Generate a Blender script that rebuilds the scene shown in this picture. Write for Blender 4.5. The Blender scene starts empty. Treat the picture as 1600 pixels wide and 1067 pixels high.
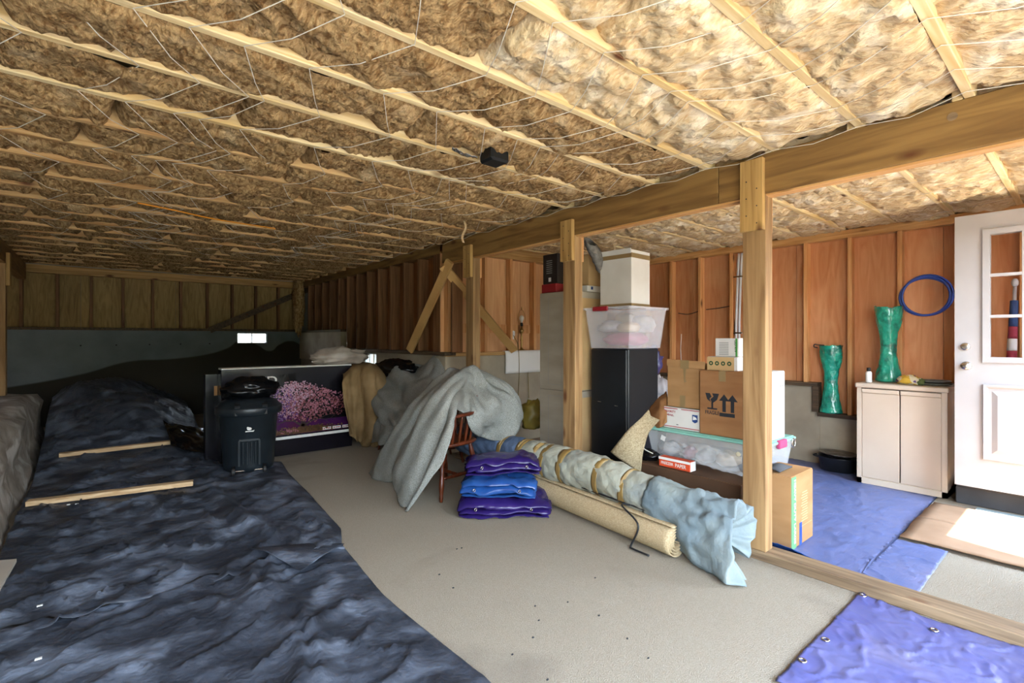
import bpy, bmesh, math, random
from mathutils import Vector, Matrix, noise

random.seed(7)
SC = bpy.context.scene
COL = SC.collection
R = math.radians

# ---------------------------------------------------------------- camera, sky, sun, exposure
HC, FPX, HY = 1.30, 771.0, 528.0
cam = bpy.data.cameras.new('camera')
cam.sensor_width = 36.0
cam.lens = FPX / 1600.0 * 36.0
cam.shift_y = -(533.5 - HY) / 1600.0
cam.clip_start, cam.clip_end = 0.02, 200
camo = bpy.data.objects.new('camera', cam)
COL.objects.link(camo)
camo.location = (0, 0, HC)
camo.rotation_euler = (R(90), 0, R(-40))
SC.camera = camo

EXPOSURE, SKY_POWER, SUN_POWER = 1.9, 8.5, 17.0
world = bpy.data.worlds.new('sky')
SC.world = world
world.use_nodes = True
wn, wl = world.node_tree.nodes, world.node_tree.links
bgn = wn['Background']
tc = wn.new('ShaderNodeTexCoord')
sp = wn.new('ShaderNodeSeparateXYZ')
rp = wn.new('ShaderNodeValToRGB')
rp.color_ramp.elements[0].position = 0.0
rp.color_ramp.elements[0].color = (0.86, 0.93, 1.0, 1)
rp.color_ramp.elements[1].position = 0.7
rp.color_ramp.elements[1].color = (0.52, 0.72, 1.0, 1)
wl.new(tc.outputs['Generated'], sp.inputs[0])
wl.new(sp.outputs['Z'], rp.inputs[0])
wl.new(rp.outputs[0], bgn.inputs[0])
bgn.inputs[1].default_value = SKY_POWER

sun = bpy.data.lights.new('sun', 'SUN')
sun.energy = SUN_POWER
sun.angle = R(0.6)
sun.color = (1.0, 0.96, 0.90)
suno = bpy.data.objects.new('sun', sun)
COL.objects.link(suno)
suno.rotation_euler = Vector((0.17, 0.98, -2.10)).to_track_quat('-Z', 'Y').to_euler()


def portal(loc, rot, sx, sy):
    l = bpy.data.lights.new('daylight_portal', 'AREA')
    l.shape = 'RECTANGLE'
    l.size, l.size_y = sx, sy
    l.cycles.is_portal = True
    o = bpy.data.objects.new('daylight_portal', l)
    COL.objects.link(o)
    o.location = loc
    o.rotation_euler = rot
    return o


OPX0, OPX1, OPY, OPZ = -2.1, 2.75, -1.1, 2.2        # the wide doorway behind the camera
portal(((OPX0 + OPX1) / 2, OPY - .02, OPZ / 2), (R(90), 0, 0), OPX1 - OPX0, OPZ)
portal((4.58, -.36, 1.1), (R(90), 0, 0), .96, 2.1)

vs = SC.view_settings
vs.view_transform = 'Standard'
vs.look = 'None'
vs.gamma = 1.0
vs.use_curve_mapping = False
vs.exposure = EXPOSURE

# ---------------------------------------------------------------- helpers: coordinates
S40, C40 = math.sin(R(40)), math.cos(R(40))


def _ray(x, y):
    u, v = (x - 800) / FPX, (HY - y) / FPX
    return S40 + C40 * u, C40 - S40 * u, v


def pz(x, y, z=0.0):
    d = _ray(x, y)
    t = (z - HC) / d[2]
    return Vector((t * d[0], t * d[1], z))


def px(x, y, X):
    d = _ray(x, y)
    t = X / d[0]
    return Vector((X, t * d[1], HC + t * d[2]))


def py(x, y, Y):
    d = _ray(x, y)
    t = Y / d[1]
    return Vector((t * d[0], Y, HC + t * d[2]))


def fbm(x, y, z=0.0, o=4):
    return noise.fractal((x, y, z), 0.9, 2.1, o)


def sstep(a, b, x):
    t = max(0.0, min(1.0, (x - a) / (b - a)))
    return t * t * (3 - 2 * t)


def pl(x, pts):
    if x <= pts[0][0]:
        return pts[0][1]
    for (a, b), (c, d) in zip(pts, pts[1:]):
        if x <= c:
            return b + (d - b) * (x - a) / (c - a)
    return pts[-1][1]


# ---------------------------------------------------------------- helpers: materials
def lin(h):
    h = h.lstrip('#')
    out = []
    for i in (0, 2, 4):
        v = int(h[i:i + 2], 16) / 255
        out.append(v / 12.92 if v <= 0.04045 else ((v + 0.055) / 1.055) ** 2.4)
    return (*out, 1)


MATS = {}


def M(name, c, c2=None, rough=.6, scale=8, stretch=(1, 1, 1), detail=5, lo=.35, hi=.65, bump=0, bscale=None, bdist=.01,
      bstretch=None, metal=0, trans=0, alpha=1, rnd=0, spec=.5, distort=0, c3=None, scale3=2, lo3=.5, hi3=.7, sheen=0, coat=0, ior=1.45, emit=None):
    m = bpy.data.materials.new(name)
    m.use_nodes = True
    n, l = m.node_tree.nodes, m.node_tree.links
    b = n['Principled BSDF']
    b.inputs['Roughness'].default_value = rough
    b.inputs['Metallic'].default_value = metal
    b.inputs['Transmission Weight'].default_value = trans
    b.inputs['Alpha'].default_value = alpha
    b.inputs['Specular IOR Level'].default_value = spec
    b.inputs['Coat Weight'].default_value = coat
    b.inputs['IOR'].default_value = ior
    c = lin(c) if isinstance(c, str) else c
    if c2 is None and c3 is None and not bump and not rnd:
        b.inputs['Base Color'].default_value = c
        MATS[name] = m
        return m
    tcn = n.new('ShaderNodeTexCoord')
    oi = n.new('ShaderNodeObjectInfo')
    off = n.new('ShaderNodeVectorMath')
    off.operation = 'MULTIPLY_ADD'
    off.inputs[1].default_value = (17, 11, 23)
    l.new(oi.outputs['Random'], off.inputs[0])
    l.new(tcn.outputs['Object'], off.inputs[2])

    def nz(sc, st, dt, ds):
        mp = n.new('ShaderNodeMapping')
        mp.inputs['Scale'].default_value = st
        l.new(off.outputs[0], mp.inputs[0])
        x = n.new('ShaderNodeTexNoise')
        x.inputs['Scale'].default_value = sc
        x.inputs['Detail'].default_value = dt
        x.inputs['Distortion'].default_value = ds
        l.new(mp.outputs[0], x.inputs['Vector'])
        return x
    col = None
    if c2 is not None:
        c2 = lin(c2) if isinstance(c2, str) else c2
        x = nz(scale, stretch, detail, distort)
        r = n.new('ShaderNodeValToRGB')
        r.color_ramp.elements[0].position = lo
        r.color_ramp.elements[1].position = hi
        r.color_ramp.elements[0].color = c
        r.color_ramp.elements[1].color = c2
        l.new(x.outputs['Fac'], r.inputs[0])
        col = r.outputs[0]
    else:
        g = n.new('ShaderNodeRGB')
        g.outputs[0].default_value = c
        col = g.outputs[0]
    if c3 is not None:
        c3 = lin(c3) if isinstance(c3, str) else c3
        x = nz(scale3, (1, 1, 1), 4, .4)
        mr = n.new('ShaderNodeMapRange')
        mr.inputs[1].default_value = lo3
        mr.inputs[2].default_value = hi3
        l.new(x.outputs['Fac'], mr.inputs[0])
        mx = n.new('ShaderNodeMix')
        mx.data_type = 'RGBA'
        l.new(mr.outputs[0], mx.inputs[0])
        l.new(col, mx.inputs[6])
        mx.inputs[7].default_value = c3
        col = mx.outputs[2]
    if rnd:
        hs = n.new('ShaderNodeHueSaturation')
        mr = n.new('ShaderNodeMapRange')
        mr.inputs[3].default_value = 1 - rnd
        mr.inputs[4].default_value = 1 + rnd
        l.new(oi.outputs['Random'], mr.inputs[0])
        l.new(mr.outputs[0], hs.inputs['Value'])
        l.new(col, hs.inputs['Color'])
        col = hs.outputs[0]
    l.new(col, b.inputs['Base Color'])
    if bump:
        x = nz(bscale or scale, bstretch or stretch, 6, 0)
        bp = n.new('ShaderNodeBump')
        bp.inputs['Strength'].default_value = bump
        bp.inputs['Distance'].default_value = bdist
        l.new(x.outputs['Fac'], bp.inputs['Height'])
        l.new(bp.outputs[0], b.inputs['Normal'])
    MATS[name] = m
    return m


def WOOD(name, c1, c2, axis, knot='#5a351c', rnd=.12, rough=.62, across=26, kdens=1.0):
    """sawn lumber: long grain along one axis, scattered knots"""
    m = bpy.data.materials.new(name)
    m.use_nodes = True
    n, l = m.node_tree.nodes, m.node_tree.links
    b = n['Principled BSDF']
    b.inputs['Roughness'].default_value = rough
    b.inputs['Specular IOR Level'].default_value = .3
    tcn = n.new('ShaderNodeTexCoord')
    oi = n.new('ShaderNodeObjectInfo')
    off = n.new('ShaderNodeVectorMath')
    off.operation = 'MULTIPLY_ADD'
    off.inputs[1].default_value = (17, 11, 23)
    l.new(oi.outputs['Random'], off.inputs[0])
    l.new(tcn.outputs['Object'], off.inputs[2])
    sc = [across] * 3
    sc[axis] = 1.3
    mp = n.new('ShaderNodeMapping')
    mp.inputs['Scale'].default_value = sc
    l.new(off.outputs[0], mp.inputs[0])
    x = n.new('ShaderNodeTexNoise')
    x.inputs['Scale'].default_value = 1.0
    x.inputs['Detail'].default_value = 6
    x.inputs['Distortion'].default_value = .9
    l.new(mp.outputs[0], x.inputs['Vector'])
    r = n.new('ShaderNodeValToRGB')
    r.color_ramp.elements[0].position = .36
    r.color_ramp.elements[1].position = .62
    r.color_ramp.elements[0].color = lin(c2)
    r.color_ramp.elements[1].color = lin(c1)
    l.new(x.outputs['Fac'], r.inputs[0])
    ks = [5.5 * kdens] * 3
    ks[axis] = 2.2 * kdens
    mp2 = n.new('ShaderNodeMapping')
    mp2.inputs['Scale'].default_value = ks
    l.new(off.outputs[0], mp2.inputs[0])
    vo = n.new('ShaderNodeTexVoronoi')
    vo.inputs['Scale'].default_value = 1.0
    l.new(mp2.outputs[0], vo.inputs['Vector'])
    mr = n.new('ShaderNodeMapRange')
    mr.inputs[1].default_value = .16
    mr.inputs[2].default_value = .05
    l.new(vo.outputs['Distance'], mr.inputs[0])
    mx = n.new('ShaderNodeMix')
    mx.data_type = 'RGBA'
    l.new(mr.outputs[0], mx.inputs[0])
    l.new(r.outputs[0], mx.inputs[6])
    mx.inputs[7].default_value = lin(knot)
    hs = n.new('ShaderNodeHueSaturation')
    mv = n.new('ShaderNodeMapRange')
    mv.inputs[3].default_value = 1 - rnd
    mv.inputs[4].default_value = 1 + rnd
    l.new(oi.outputs['Random'], mv.inputs[0])
    l.new(mv.outputs[0], hs.inputs['Value'])
    l.new(mx.outputs[2], hs.inputs['Color'])
    l.new(hs.outputs[0], b.inputs['Base Color'])
    bp = n.new('ShaderNodeBump')
    bp.inputs['Strength'].default_value = .25
    bp.inputs['Distance'].default_value = .004
    l.new(x.outputs['Fac'], bp.inputs['Height'])
    l.new(bp.outputs[0], b.inputs['Normal'])
    MATS[name] = m
    return m


WOOD('joist', '#dcc69a', '#c2a26c', 0)
WOOD('joist_brown', '#cda874', '#a97e4e', 0)
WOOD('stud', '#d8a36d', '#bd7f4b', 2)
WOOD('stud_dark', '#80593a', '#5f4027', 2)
WOOD('plate', '#c99a63', '#a97743', 1)
WOOD('plate_x', '#bd9560', '#97703f', 0)
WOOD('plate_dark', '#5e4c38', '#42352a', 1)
WOOD('beam', '#8f6d3e', '#6b4d29', 1, rnd=.05, across=16)
WOOD('post', '#a38157', '#80603d', 2, rnd=.08, across=18)
WOOD('scab', '#b8935a', '#93703f', 2, rnd=.08)
WOOD('sill', '#8a7358', '#5f4c39', 1)
WOOD('loose_board', '#d8bb92', '#b8946a', 0)
WOOD('brace', '#c9a067', '#a37a46', 2)
WOOD('chairwood', '#5e2c17', '#3f1a0c', 2, rnd=.03, rough=.3, kdens=.2)
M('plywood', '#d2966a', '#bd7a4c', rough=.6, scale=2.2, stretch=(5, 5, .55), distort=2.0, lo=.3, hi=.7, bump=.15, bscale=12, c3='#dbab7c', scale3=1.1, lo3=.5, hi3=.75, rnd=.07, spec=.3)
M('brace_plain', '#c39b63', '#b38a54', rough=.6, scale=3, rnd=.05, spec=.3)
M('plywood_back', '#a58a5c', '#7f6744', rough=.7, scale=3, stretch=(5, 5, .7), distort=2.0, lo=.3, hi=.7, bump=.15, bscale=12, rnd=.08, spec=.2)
M('plywood_lit', '#dcab7c', '#c99263', rough=.6, scale=2.2, stretch=(5, 5, .55), distort=2.0, lo=.3, hi=.7, bump=.15, bscale=12, rnd=.05, spec=.3)  # plywood with the end wall's sunlit brightness put into its colour
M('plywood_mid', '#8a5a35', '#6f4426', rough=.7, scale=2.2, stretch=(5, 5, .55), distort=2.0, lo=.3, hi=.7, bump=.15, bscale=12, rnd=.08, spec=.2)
M('concrete', '#b3a791', '#978c7a', rough=.85, scale=3, lo=.3, hi=.7, bump=.3, bscale=40, bdist=.004, c3='#6f665a', scale3=1.4, lo3=.55, hi3=.75, spec=.2)
M('subfloor', '#8a6c48', '#755836', rough=.8, scale=5)
M('carpet', '#ada392', '#948876', rough=1, scale=260, detail=2, lo=.3, hi=.7, bump=.9, bscale=230, bdist=.012, c3='#7f7568', scale3=1.3, lo3=.6, hi3=.85, spec=.05)
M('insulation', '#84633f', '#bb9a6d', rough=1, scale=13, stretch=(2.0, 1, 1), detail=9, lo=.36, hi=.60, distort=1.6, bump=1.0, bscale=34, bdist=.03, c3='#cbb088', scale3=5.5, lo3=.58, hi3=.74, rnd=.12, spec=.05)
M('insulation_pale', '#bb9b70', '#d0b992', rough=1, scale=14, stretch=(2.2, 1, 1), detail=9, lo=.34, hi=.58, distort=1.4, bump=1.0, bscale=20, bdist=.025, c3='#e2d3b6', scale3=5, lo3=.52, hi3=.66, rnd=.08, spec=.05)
M('string', '#cfc8bb', rough=.6)
M('black_plastic', '#2a2e36', '#474d58', rough=.5, scale=5, detail=8, lo=.38, hi=.68, bump=.55, bscale=24, bdist=.02, c3='#788292', scale3=3.6, lo3=.5, hi3=.74)
M('black_plastic_far', '#252423', '#3a3733', rough=.36, scale=3, detail=8, lo=.38, hi=.68, bump=1.0, bscale=11, bdist=.03, c3='#565046', scale3=2.2, lo3=.56, hi3=.8)
M('black_gloss', '#0c0d0f', rough=.18, bump=.3, bscale=7, bdist=.02)
M('tarp_blue', '#55628e', '#5f6890', rough=.42, scale=4, detail=8, bump=.35, bscale=30, bstretch=(1, 3, 1), bdist=.006, c3='#73769a', scale3=2.5, lo3=.55, hi3=.8)
M('tarp_violet', '#51548a', '#5d5f8a', rough=.42, scale=4, detail=8, bump=.25, bscale=60, bdist=.004, c3='#78738a', scale3=2.5, lo3=.52, hi3=.75)
M('tarp_purple', '#20144a', '#2b1c5a', rough=.26, scale=5, bump=.3, bscale=18, bdist=.01)
M('tarp_bright', '#193a76', '#25508e', rough=.24, scale=5, bump=.3, bscale=18, bdist=.01)
M('felt', '#74756e', '#999b96', rough=.95, scale=170, detail=2, lo=.35, hi=.65, bump=.5, bscale=160, bdist=.006, c3='#6a665c', scale3=2.2, lo3=.55, hi3=.85, spec=.1)
M('canvas', '#957c58', '#806846', rough=.9, scale=6, bump=.3, bscale=120, bdist=.003, spec=.1)
M('sheet_pale', '#b3a79b', '#94877a', rough=.35, scale=6, bump=.4, bscale=12)
M('quilt_grey', '#a8a795', '#8e8e80', rough=.85, scale=5, bump=.6, bscale=24, bdist=.014, c3='#7f8a90', scale3=3, lo3=.55, hi3=.8)
M('quilt_blue', '#5a6b86', '#45566f', rough=.85, scale=5, bump=.6, bscale=24, bdist=.014)
M('quilt_pale_blue', '#66747a', '#7c888a', rough=.8, scale=4, bump=.6, bscale=24, bdist=.014, c3='#87908c', scale3=2.6, lo3=.5, hi3=.7)
M('tape_brown', '#8f7443', '#7b6236', rough=.35, scale=10)
M('rug', '#bca886', '#a58f6c', rough=.95, scale=90, stretch=(1, 1, 2), lo=.35, hi=.65, bump=.7, bscale=110, bdist=.006, spec=.1)
M('mesh_mat', '#b8a888', '#8f7f62', rough=.95, scale=120, bump=.8, bscale=120, bdist=.006, spec=.1)
M('carton', '#a98258', '#9a744c', rough=.8, scale=3, stretch=(1, 1, 4), bump=.05, rnd=.06, spec=.2)
M('cardboard_flat', '#a08268', '#90735a', rough=.85, scale=4, bump=.2, bscale=9, spec=.2)
M('carton_brown', '#9a6f49', '#8b623e', rough=.8, scale=3, stretch=(1, 1, 4), spec=.2)
M('carton_dark', '#5a4230', '#4b3627', rough=.85, scale=3, spec=.2)
M('carton_grey', '#a99f8e', '#988e7d', rough=.85, scale=2, stretch=(1, 1, 3), spec=.2)
M('carton_tape', '#8c7550', rough=.35)
M('white_box', '#d9d6d0', '#cfcbc4', rough=.7, scale=4, spec=.3)
M('kraft', '#c7a877', '#b8976a', rough=.8, scale=3, spec=.2)
M('white_print', '#e6e4de', rough=.6)
M('ink', '#23252a', rough=.7)
M('ink_grey', '#8d8d8a', rough=.7)
M('ink_red', '#a3343a', rough=.6)
M('ink_blue', '#24427c', rough=.6)
M('ink_green', '#4f9a4a', rough=.6)
M('ink_pale_green', '#5c8f62', rough=.7)
M('ink_darkgreen', '#2c4a2c', rough=.7)
M('ink_orange', '#d5502c', rough=.5)
M('white_paint', '#a9a4a2', '#a29d9b', rough=.42, scale=3)
M('beige_plastic', '#c8b9a6', '#bfae9b', rough=.5, scale=2)
M('dark_grey', '#4a4c50', '#3f4145', rough=.8, scale=4)
M('black_metal', '#15171a', '#1c1e22', rough=.35, scale=3, bump=.05, bscale=60)
M('black_rubber', '#101112', rough=.55)
M('can_plastic', '#1a2025', '#20272c', rough=.36, scale=10, bump=.1, bscale=120, bdist=.002)
M('nickel', '#b9b3aa', rough=.25, metal=1)
M('silver', '#9b938a', '#7c746c', rough=.35, metal=.9, scale=12, bump=.2, bscale=30, bdist=.004)
M('pot_black', '#17181b', rough=.3)
M('brass', '#a8894f', rough=.3, metal=1)
M('bulb_glass', '#ffffff', rough=.02, trans=1, ior=1.1)
M('pane_glass', '#ffffff', rough=.0, trans=1, ior=1.02)
M('teal_glass', '#148a72', '#2bb89a', rough=.14, scale=14, detail=6, lo=.3, hi=.7, bump=.9, bscale=26, bdist=.02, c3='#0a4c44', scale3=9, lo3=.5, hi3=.7, coat=.6)
M('hose_blue', '#24408c', '#2f4d9c', rough=.4, scale=10)
M('clear_plastic', '#e6e9ea', rough=.15, alpha=.18)
M('clear_film', '#dfe2e2', rough=.1, alpha=.28, bump=.6, bscale=14, bdist=.02)
M('tote_milky', '#ece9ee', rough=.3, alpha=.24)
M('teal_lid', '#7fb8a8', '#8cc2b2', rough=.4, scale=5)
M('pink_cloth', '#b0456e', '#96365c', rough=.9, scale=9, bump=.4)
M('beige_cloth', '#c8b49a', '#b09c82', rough=.9, scale=9, bump=.4)
M('grey_wrap', '#c4c2c4', '#9b989c', rough=.35, scale=9, bump=.6, bscale=20)
M('red_plastic', '#9c2230', rough=.4)
M('red_carton', '#8c1d22', rough=.6)
M('dark_carton', '#2b221f', '#211a18', rough=.55, scale=5)
M('denim', '#827e78', '#66625c', rough=.9, scale=30, bump=.5, bscale=60)
M('yellow_bag', '#8a7632', '#6e5e28', rough=.5, scale=5, bump=.4)
M('purple_bag', '#4a4370', '#383258', rough=.35, scale=8, bump=.6, bscale=20)
M('stone_grey', '#6f6f66', '#5a5a52', rough=.8, scale=30, bump=.4)
M('floral', '#d9cfb0', '#cfa63a', rough=.9, scale=16, detail=1, lo=.52, hi=.56, c3='#54407a', scale3=20, lo3=.62, hi3=.66)
M('leaf_green', '#5c6a3e', rough=.8)
M('leaf_brown', '#7c4a2c', '#5e361f', rough=.8, scale=30)
M('orange_cord', '#d98a1e', rough=.5)
M('black_wire', '#1b1b1d', rough=.5)
M('white_pipe', '#cfcfd0', rough=.4)
M('white_wire', '#d8d0c2', rough=.5)
M('foil', '#cfd3d6', rough=.2, metal=.9)
M('flag_blue', '#2b3f66', rough=.8)
M('flag_red', '#8e2c3c', rough=.8)
M('flag_white', '#cfcac6', rough=.8)
M('bounce_grey', '#7a7368', '#8f877a', rough=.95, scale=20)
M('grass', '#6c6a4c', '#7b7858', rough=.95, scale=3, detail=6)
M('sky_blocker', '#54553c', '#65664a', rough=.95, scale=3, detail=6)
M('siding', '#8f8a80', rough=.8)
M('frame_white', '#dfe4e6', rough=.5)
M('panel_white', '#c9c0b2', '#bcb2a3', rough=.6, scale=4)
M('blossom_pink', '#9c6270', rough=.35)
M('blossom_pale', '#b08a9a', rough=.35)
M('blossom_violet', '#66407e', rough=.35)
M('blossom_rust', '#743c40', rough=.35)
M('print_black', '#0b0a0f', '#14101a', rough=.25, scale=2)
M('print_violet', '#2a1038', '#4a1a50', rough=.25, scale=5, c3='#5e2030', scale3=4, lo3=.5, hi3=.7)
M('print_ground', '#6a4a2a', '#33221a', rough=.3, scale=20)
M('bark', '#2a1512', rough=.4)


# ---------------------------------------------------------------- helpers: meshes
class MB:
    def __init__(s):
        s.v, s.f, s.m = [], [], []

    def add(s, v, f, mi=0):
        o = len(s.v)
        s.v += [Vector(p) for p in v]
        s.f += [tuple(i + o for i in q) for q in f]
        s.m += [mi] * len(f)
        return s

    def box(s, a, b, mi=0, mat=None):
        x0, y0, z0 = a
        x1, y1, z1 = b
        v = [Vector(p) for p in ((x0, y0, z0), (x1, y0, z0), (x1, y1, z0), (x0, y1, z0), (x0, y0, z1), (x1, y0, z1), (x1, y1, z1), (x0, y1, z1))]
        if mat:
            v = [mat @ p for p in v]
        return s.add(v, [(3, 2, 1, 0), (4, 5, 6, 7), (0, 1, 5, 4), (1, 2, 6, 5), (2, 3, 7, 6), (3, 0, 4, 7)], mi)

    def bar(s, p, q, w, h, up=(0, 0, 1), mi=0):
        """a board from p to q, w wide, h thick along up"""
        p, q = Vector(p), Vector(q)
        d = (q - p).normalized()
        u = Vector(up)
        u = (u - d * u.dot(d)).normalized()
        r = d.cross(u)
        v = []
        for e in (p, q):
            v += [e - r * w / 2 - u * h / 2, e + r * w / 2 - u * h / 2, e + r * w / 2 + u * h / 2, e - r * w / 2 + u * h / 2]
        return s.add(v, [(3, 2, 1, 0), (4, 5, 6, 7), (0, 1, 5, 4), (1, 2, 6, 5), (2, 3, 7, 6), (3, 0, 4, 7)], mi)

    def tube(s, path, r, n=8, mi=0, closed=False, caps=True):
        path = [Vector(p) for p in path]
        k = len(path)
        rs = r if isinstance(r, (list, tuple)) else [r] * k
        rings, prev = [], None
        for i, p in enumerate(path):
            a = path[(i - 1) % k] if (i or closed) else p
            b = path[(i + 1) % k] if (i < k - 1 or closed) else p
            d = (b - a).normalized()
            if prev is None:
                u = Vector((0, 0, 1)) if abs(d.z) < .9 else Vector((1, 0, 0))
            else:
                u = prev
            u = (u - d * u.dot(d)).normalized()
            prev = u
            w = d.cross(u)
            rings.append([p + (u * math.cos(2 * math.pi * j / n) + w * math.sin(2 * math.pi * j / n)) * rs[i] for j in range(n)])
        v = [q for g in rings for q in g]
        f = []
        for i in range(k if closed else k - 1):
            for j in range(n):
                a, b = i * n + j, i * n + (j + 1) % n
                c, d = ((i + 1) % k) * n + (j + 1) % n, ((i + 1) % k) * n + j
                f.append((a, b, c, d))
        if caps and not closed:
            f.append(tuple(range(n - 1, -1, -1)))
            f.append(tuple((k - 1) * n + j for j in range(n)))
        return s.add(v, f, mi)

    def lathe(s, prof, c=(0, 0, 0), n=24, mi=0, mat=None, fn=None):
        c = Vector(c)
        v = []
        for r, z in prof:
            for j in range(n):
                a = 2 * math.pi * j / n
                p = Vector((r * math.cos(a), r * math.sin(a), z))
                if fn:
                    p = fn(p, a, z)
                v.append(c + (mat @ p if mat else p))
        f = []
        for i in range(len(prof) - 1):
            for j in range(n):
                f.append((i * n + j, i * n + (j + 1) % n, (i + 1) * n + (j + 1) % n, (i + 1) * n + j))
        f.append(tuple(range(n - 1, -1, -1)))
        f.append(tuple((len(prof) - 1) * n + j for j in range(n)))
        return s.add(v, f, mi)

    def grid(s, g, mi=0, closev=False):
        nu, nv = len(g), len(g[0])
        v = [p for r in g for p in r]
        f = []
        for i in range(nu - 1):
            for j in range(nv if closev else nv - 1):
                f.append((i * nv + j, i * nv + (j + 1) % nv, (i + 1) * nv + (j + 1) % nv, (i + 1) * nv + j))
        return s.add(v, f, mi)

    def build(s, name, mat, parent=None, smooth=False, bevel=0, origin=None, solid=0, sub=0, offset=-1):
        me = bpy.data.meshes.new(name)
        if parent is not None:
            o = Vector(parent['_o']) if '_o' in parent else Vector((0, 0, 0))
        elif origin is not None:
            o = Vector(origin)
        else:
            xs, ys, zs = zip(*s.v)
            o = Vector(((min(xs) + max(xs)) / 2, (min(ys) + max(ys)) / 2, min(zs)))
        me.from_pydata([tuple(p - o) for p in s.v], [], s.f)
        for k in (mat if isinstance(mat, (list, tuple)) else [mat]):
            me.materials.append(MATS[k])
        me.polygons.foreach_set('material_index', s.m)
        if smooth:
            me.polygons.foreach_set('use_smooth', [True] * len(me.polygons))
        if bevel:
            bm = bmesh.new()
            bm.from_mesh(me)
            bmesh.ops.bevel(bm, geom=bm.edges[:], offset=bevel, segments=1, affect='EDGES')
            bm.to_mesh(me)
            bm.free()
        me.update()
        ob = bpy.data.objects.new(name, me)
        COL.objects.link(ob)
        ob['_o'] = tuple(o)
        if parent is not None:
            ob.parent = parent
        else:
            ob.location = o
        if solid:
            md = ob.modifiers.new('thickness', 'SOLIDIFY')
            md.thickness = solid
            md.offset = offset
        if sub:
            md = ob.modifiers.new('smooth', 'SUBSURF')
            md.levels = md.render_levels = sub
        return ob


def thing(name, loc, label, cat, group=None):
    o = bpy.data.objects.new(name, None)
    COL.objects.link(o)
    o.location = loc
    o.empty_display_size = .05
    o['_o'] = tuple(loc)
    return tag(o, label, cat, group)


def tag(o, label, cat, group=None, kind=None):
    o['label'] = label
    o['category'] = cat
    if group:
        o['group'] = group
    if kind:
        o['kind'] = kind
    return o


def struct(name, loc=(0, 0, 0)):
    o = bpy.data.objects.new(name, None)
    COL.objects.link(o)
    o.location = loc
    o['_o'] = tuple(loc)
    o['kind'] = 'structure'
    return o


def copy_tree(o, parent=None):
    c = o.copy()
    COL.objects.link(c)
    c.parent = parent
    for ch in list(o.children):
        copy_tree(ch, c)
    return c


def share(o, loc, parent):
    """another piece with the same mesh"""
    c = o.copy()
    COL.objects.link(c)
    c.parent = parent
    c.location = Vector(loc)
    return c


def cr(P, n):
    """Catmull-Rom resampling of a list of points"""
    P = [Vector(p) for p in P]
    k = len(P)
    out = []
    for i in range(n):
        t = i / (n - 1) * (k - 1)
        a = min(int(t), k - 2)
        t -= a
        p1, p2 = P[a], P[a + 1]
        p0 = P[a - 1] if a else p1 * 2 - p2
        p3 = P[a + 2] if a + 2 < k else p2 * 2 - p1
        out.append(.5 * ((2 * p1) + (p2 - p0) * t + (2 * p0 - 5 * p1 + 4 * p2 - p3) * t * t + (3 * p1 - p0 - 3 * p2 + p3) * t ** 3))
    return out


def loft(rows, nu, nv, disp=None, zmin=None):
    a = [cr(r, nv) for r in rows]
    cols = [cr([a[i][j] for i in range(len(a))], nu) for j in range(nv)]
    g = [[cols[j][i] for j in range(nv)] for i in range(nu)]
    if disp:
        h = []
        for i in range(nu):
            row = []
            for j in range(nv):
                du = g[min(i + 1, nu - 1)][j] - g[max(i - 1, 0)][j]
                dv = g[i][min(j + 1, nv - 1)] - g[i][max(j - 1, 0)]
                nn = du.cross(dv)
                nn = nn.normalized() if nn.length > 1e-9 else Vector((0, 0, 1))
                row.append(g[i][j] + nn * disp(i / (nu - 1), j / (nv - 1), g[i][j]))
            h.append(row)
        g = h
    if zmin is not None:
        for r in g:
            for p in r:
                p.z = max(p.z, zmin)
    return g


def lump(c, size, amp, seed, nu=14, nv=22, fq=2.2, flat=True, ridge=False):
    c = Vector(c)
    g = []
    for i in range(nu):
        th = math.pi * (i + .02) / (nu - 1 + .04)
        row = []
        for j in range(nv):
            ph = 2 * math.pi * j / nv
            d = Vector((math.sin(th) * math.cos(ph), math.sin(th) * math.sin(ph), math.cos(th)))
            q = d * fq + Vector((seed * 3.1, seed * 1.7, seed))
            k = (1 - abs(noise.noise(q)) * 2) if ridge else fbm(*q)
            r = 1 + amp * k + amp * .4 * fbm(q.x * 2.3, q.y * 2.3, q.z * 2.3)
            p = Vector((d.x * size[0], d.y * size[1], d.z * size[2])) * r
            p += c
            if flat:
                p.z = max(p.z, c.z - size[2] * .75)
            row.append(p)
        g.append(row)
    return g


def text(body, org, u, v, h, mat, parent, name='lettering', width=None, push=.0012, spacing=1.0):
    cu = bpy.data.curves.new('text', 'FONT')
    cu.body = body
    cu.size = 1
    cu.offset = .018
    cu.space_character = spacing
    ob = bpy.data.objects.new('text', cu)
    me = bpy.data.meshes.new_from_object(ob)
    vs_ = [w.co.copy() for w in me.vertices]
    fs = [tuple(p.vertices) for p in me.polygons]
    bpy.data.objects.remove(ob)
    bpy.data.curves.remove(cu)
    bpy.data.meshes.remove(me)
    x0, x1 = min(w.x for w in vs_), max(w.x for w in vs_)
    y0, y1 = min(w.y for w in vs_), max(w.y for w in vs_)
    sy = h / (y1 - y0)
    sx = width / (x1 - x0) if width else sy
    u, v, org = Vector(u).normalized(), Vector(v).normalized(), Vector(org)
    n = u.cross(v)
    mb = MB()
    mb.add([org + u * (w.x - x0) * sx + v * (w.y - y0) * sy + n * push for w in vs_], fs)
    return mb.build(name, mat, parent)


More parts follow.
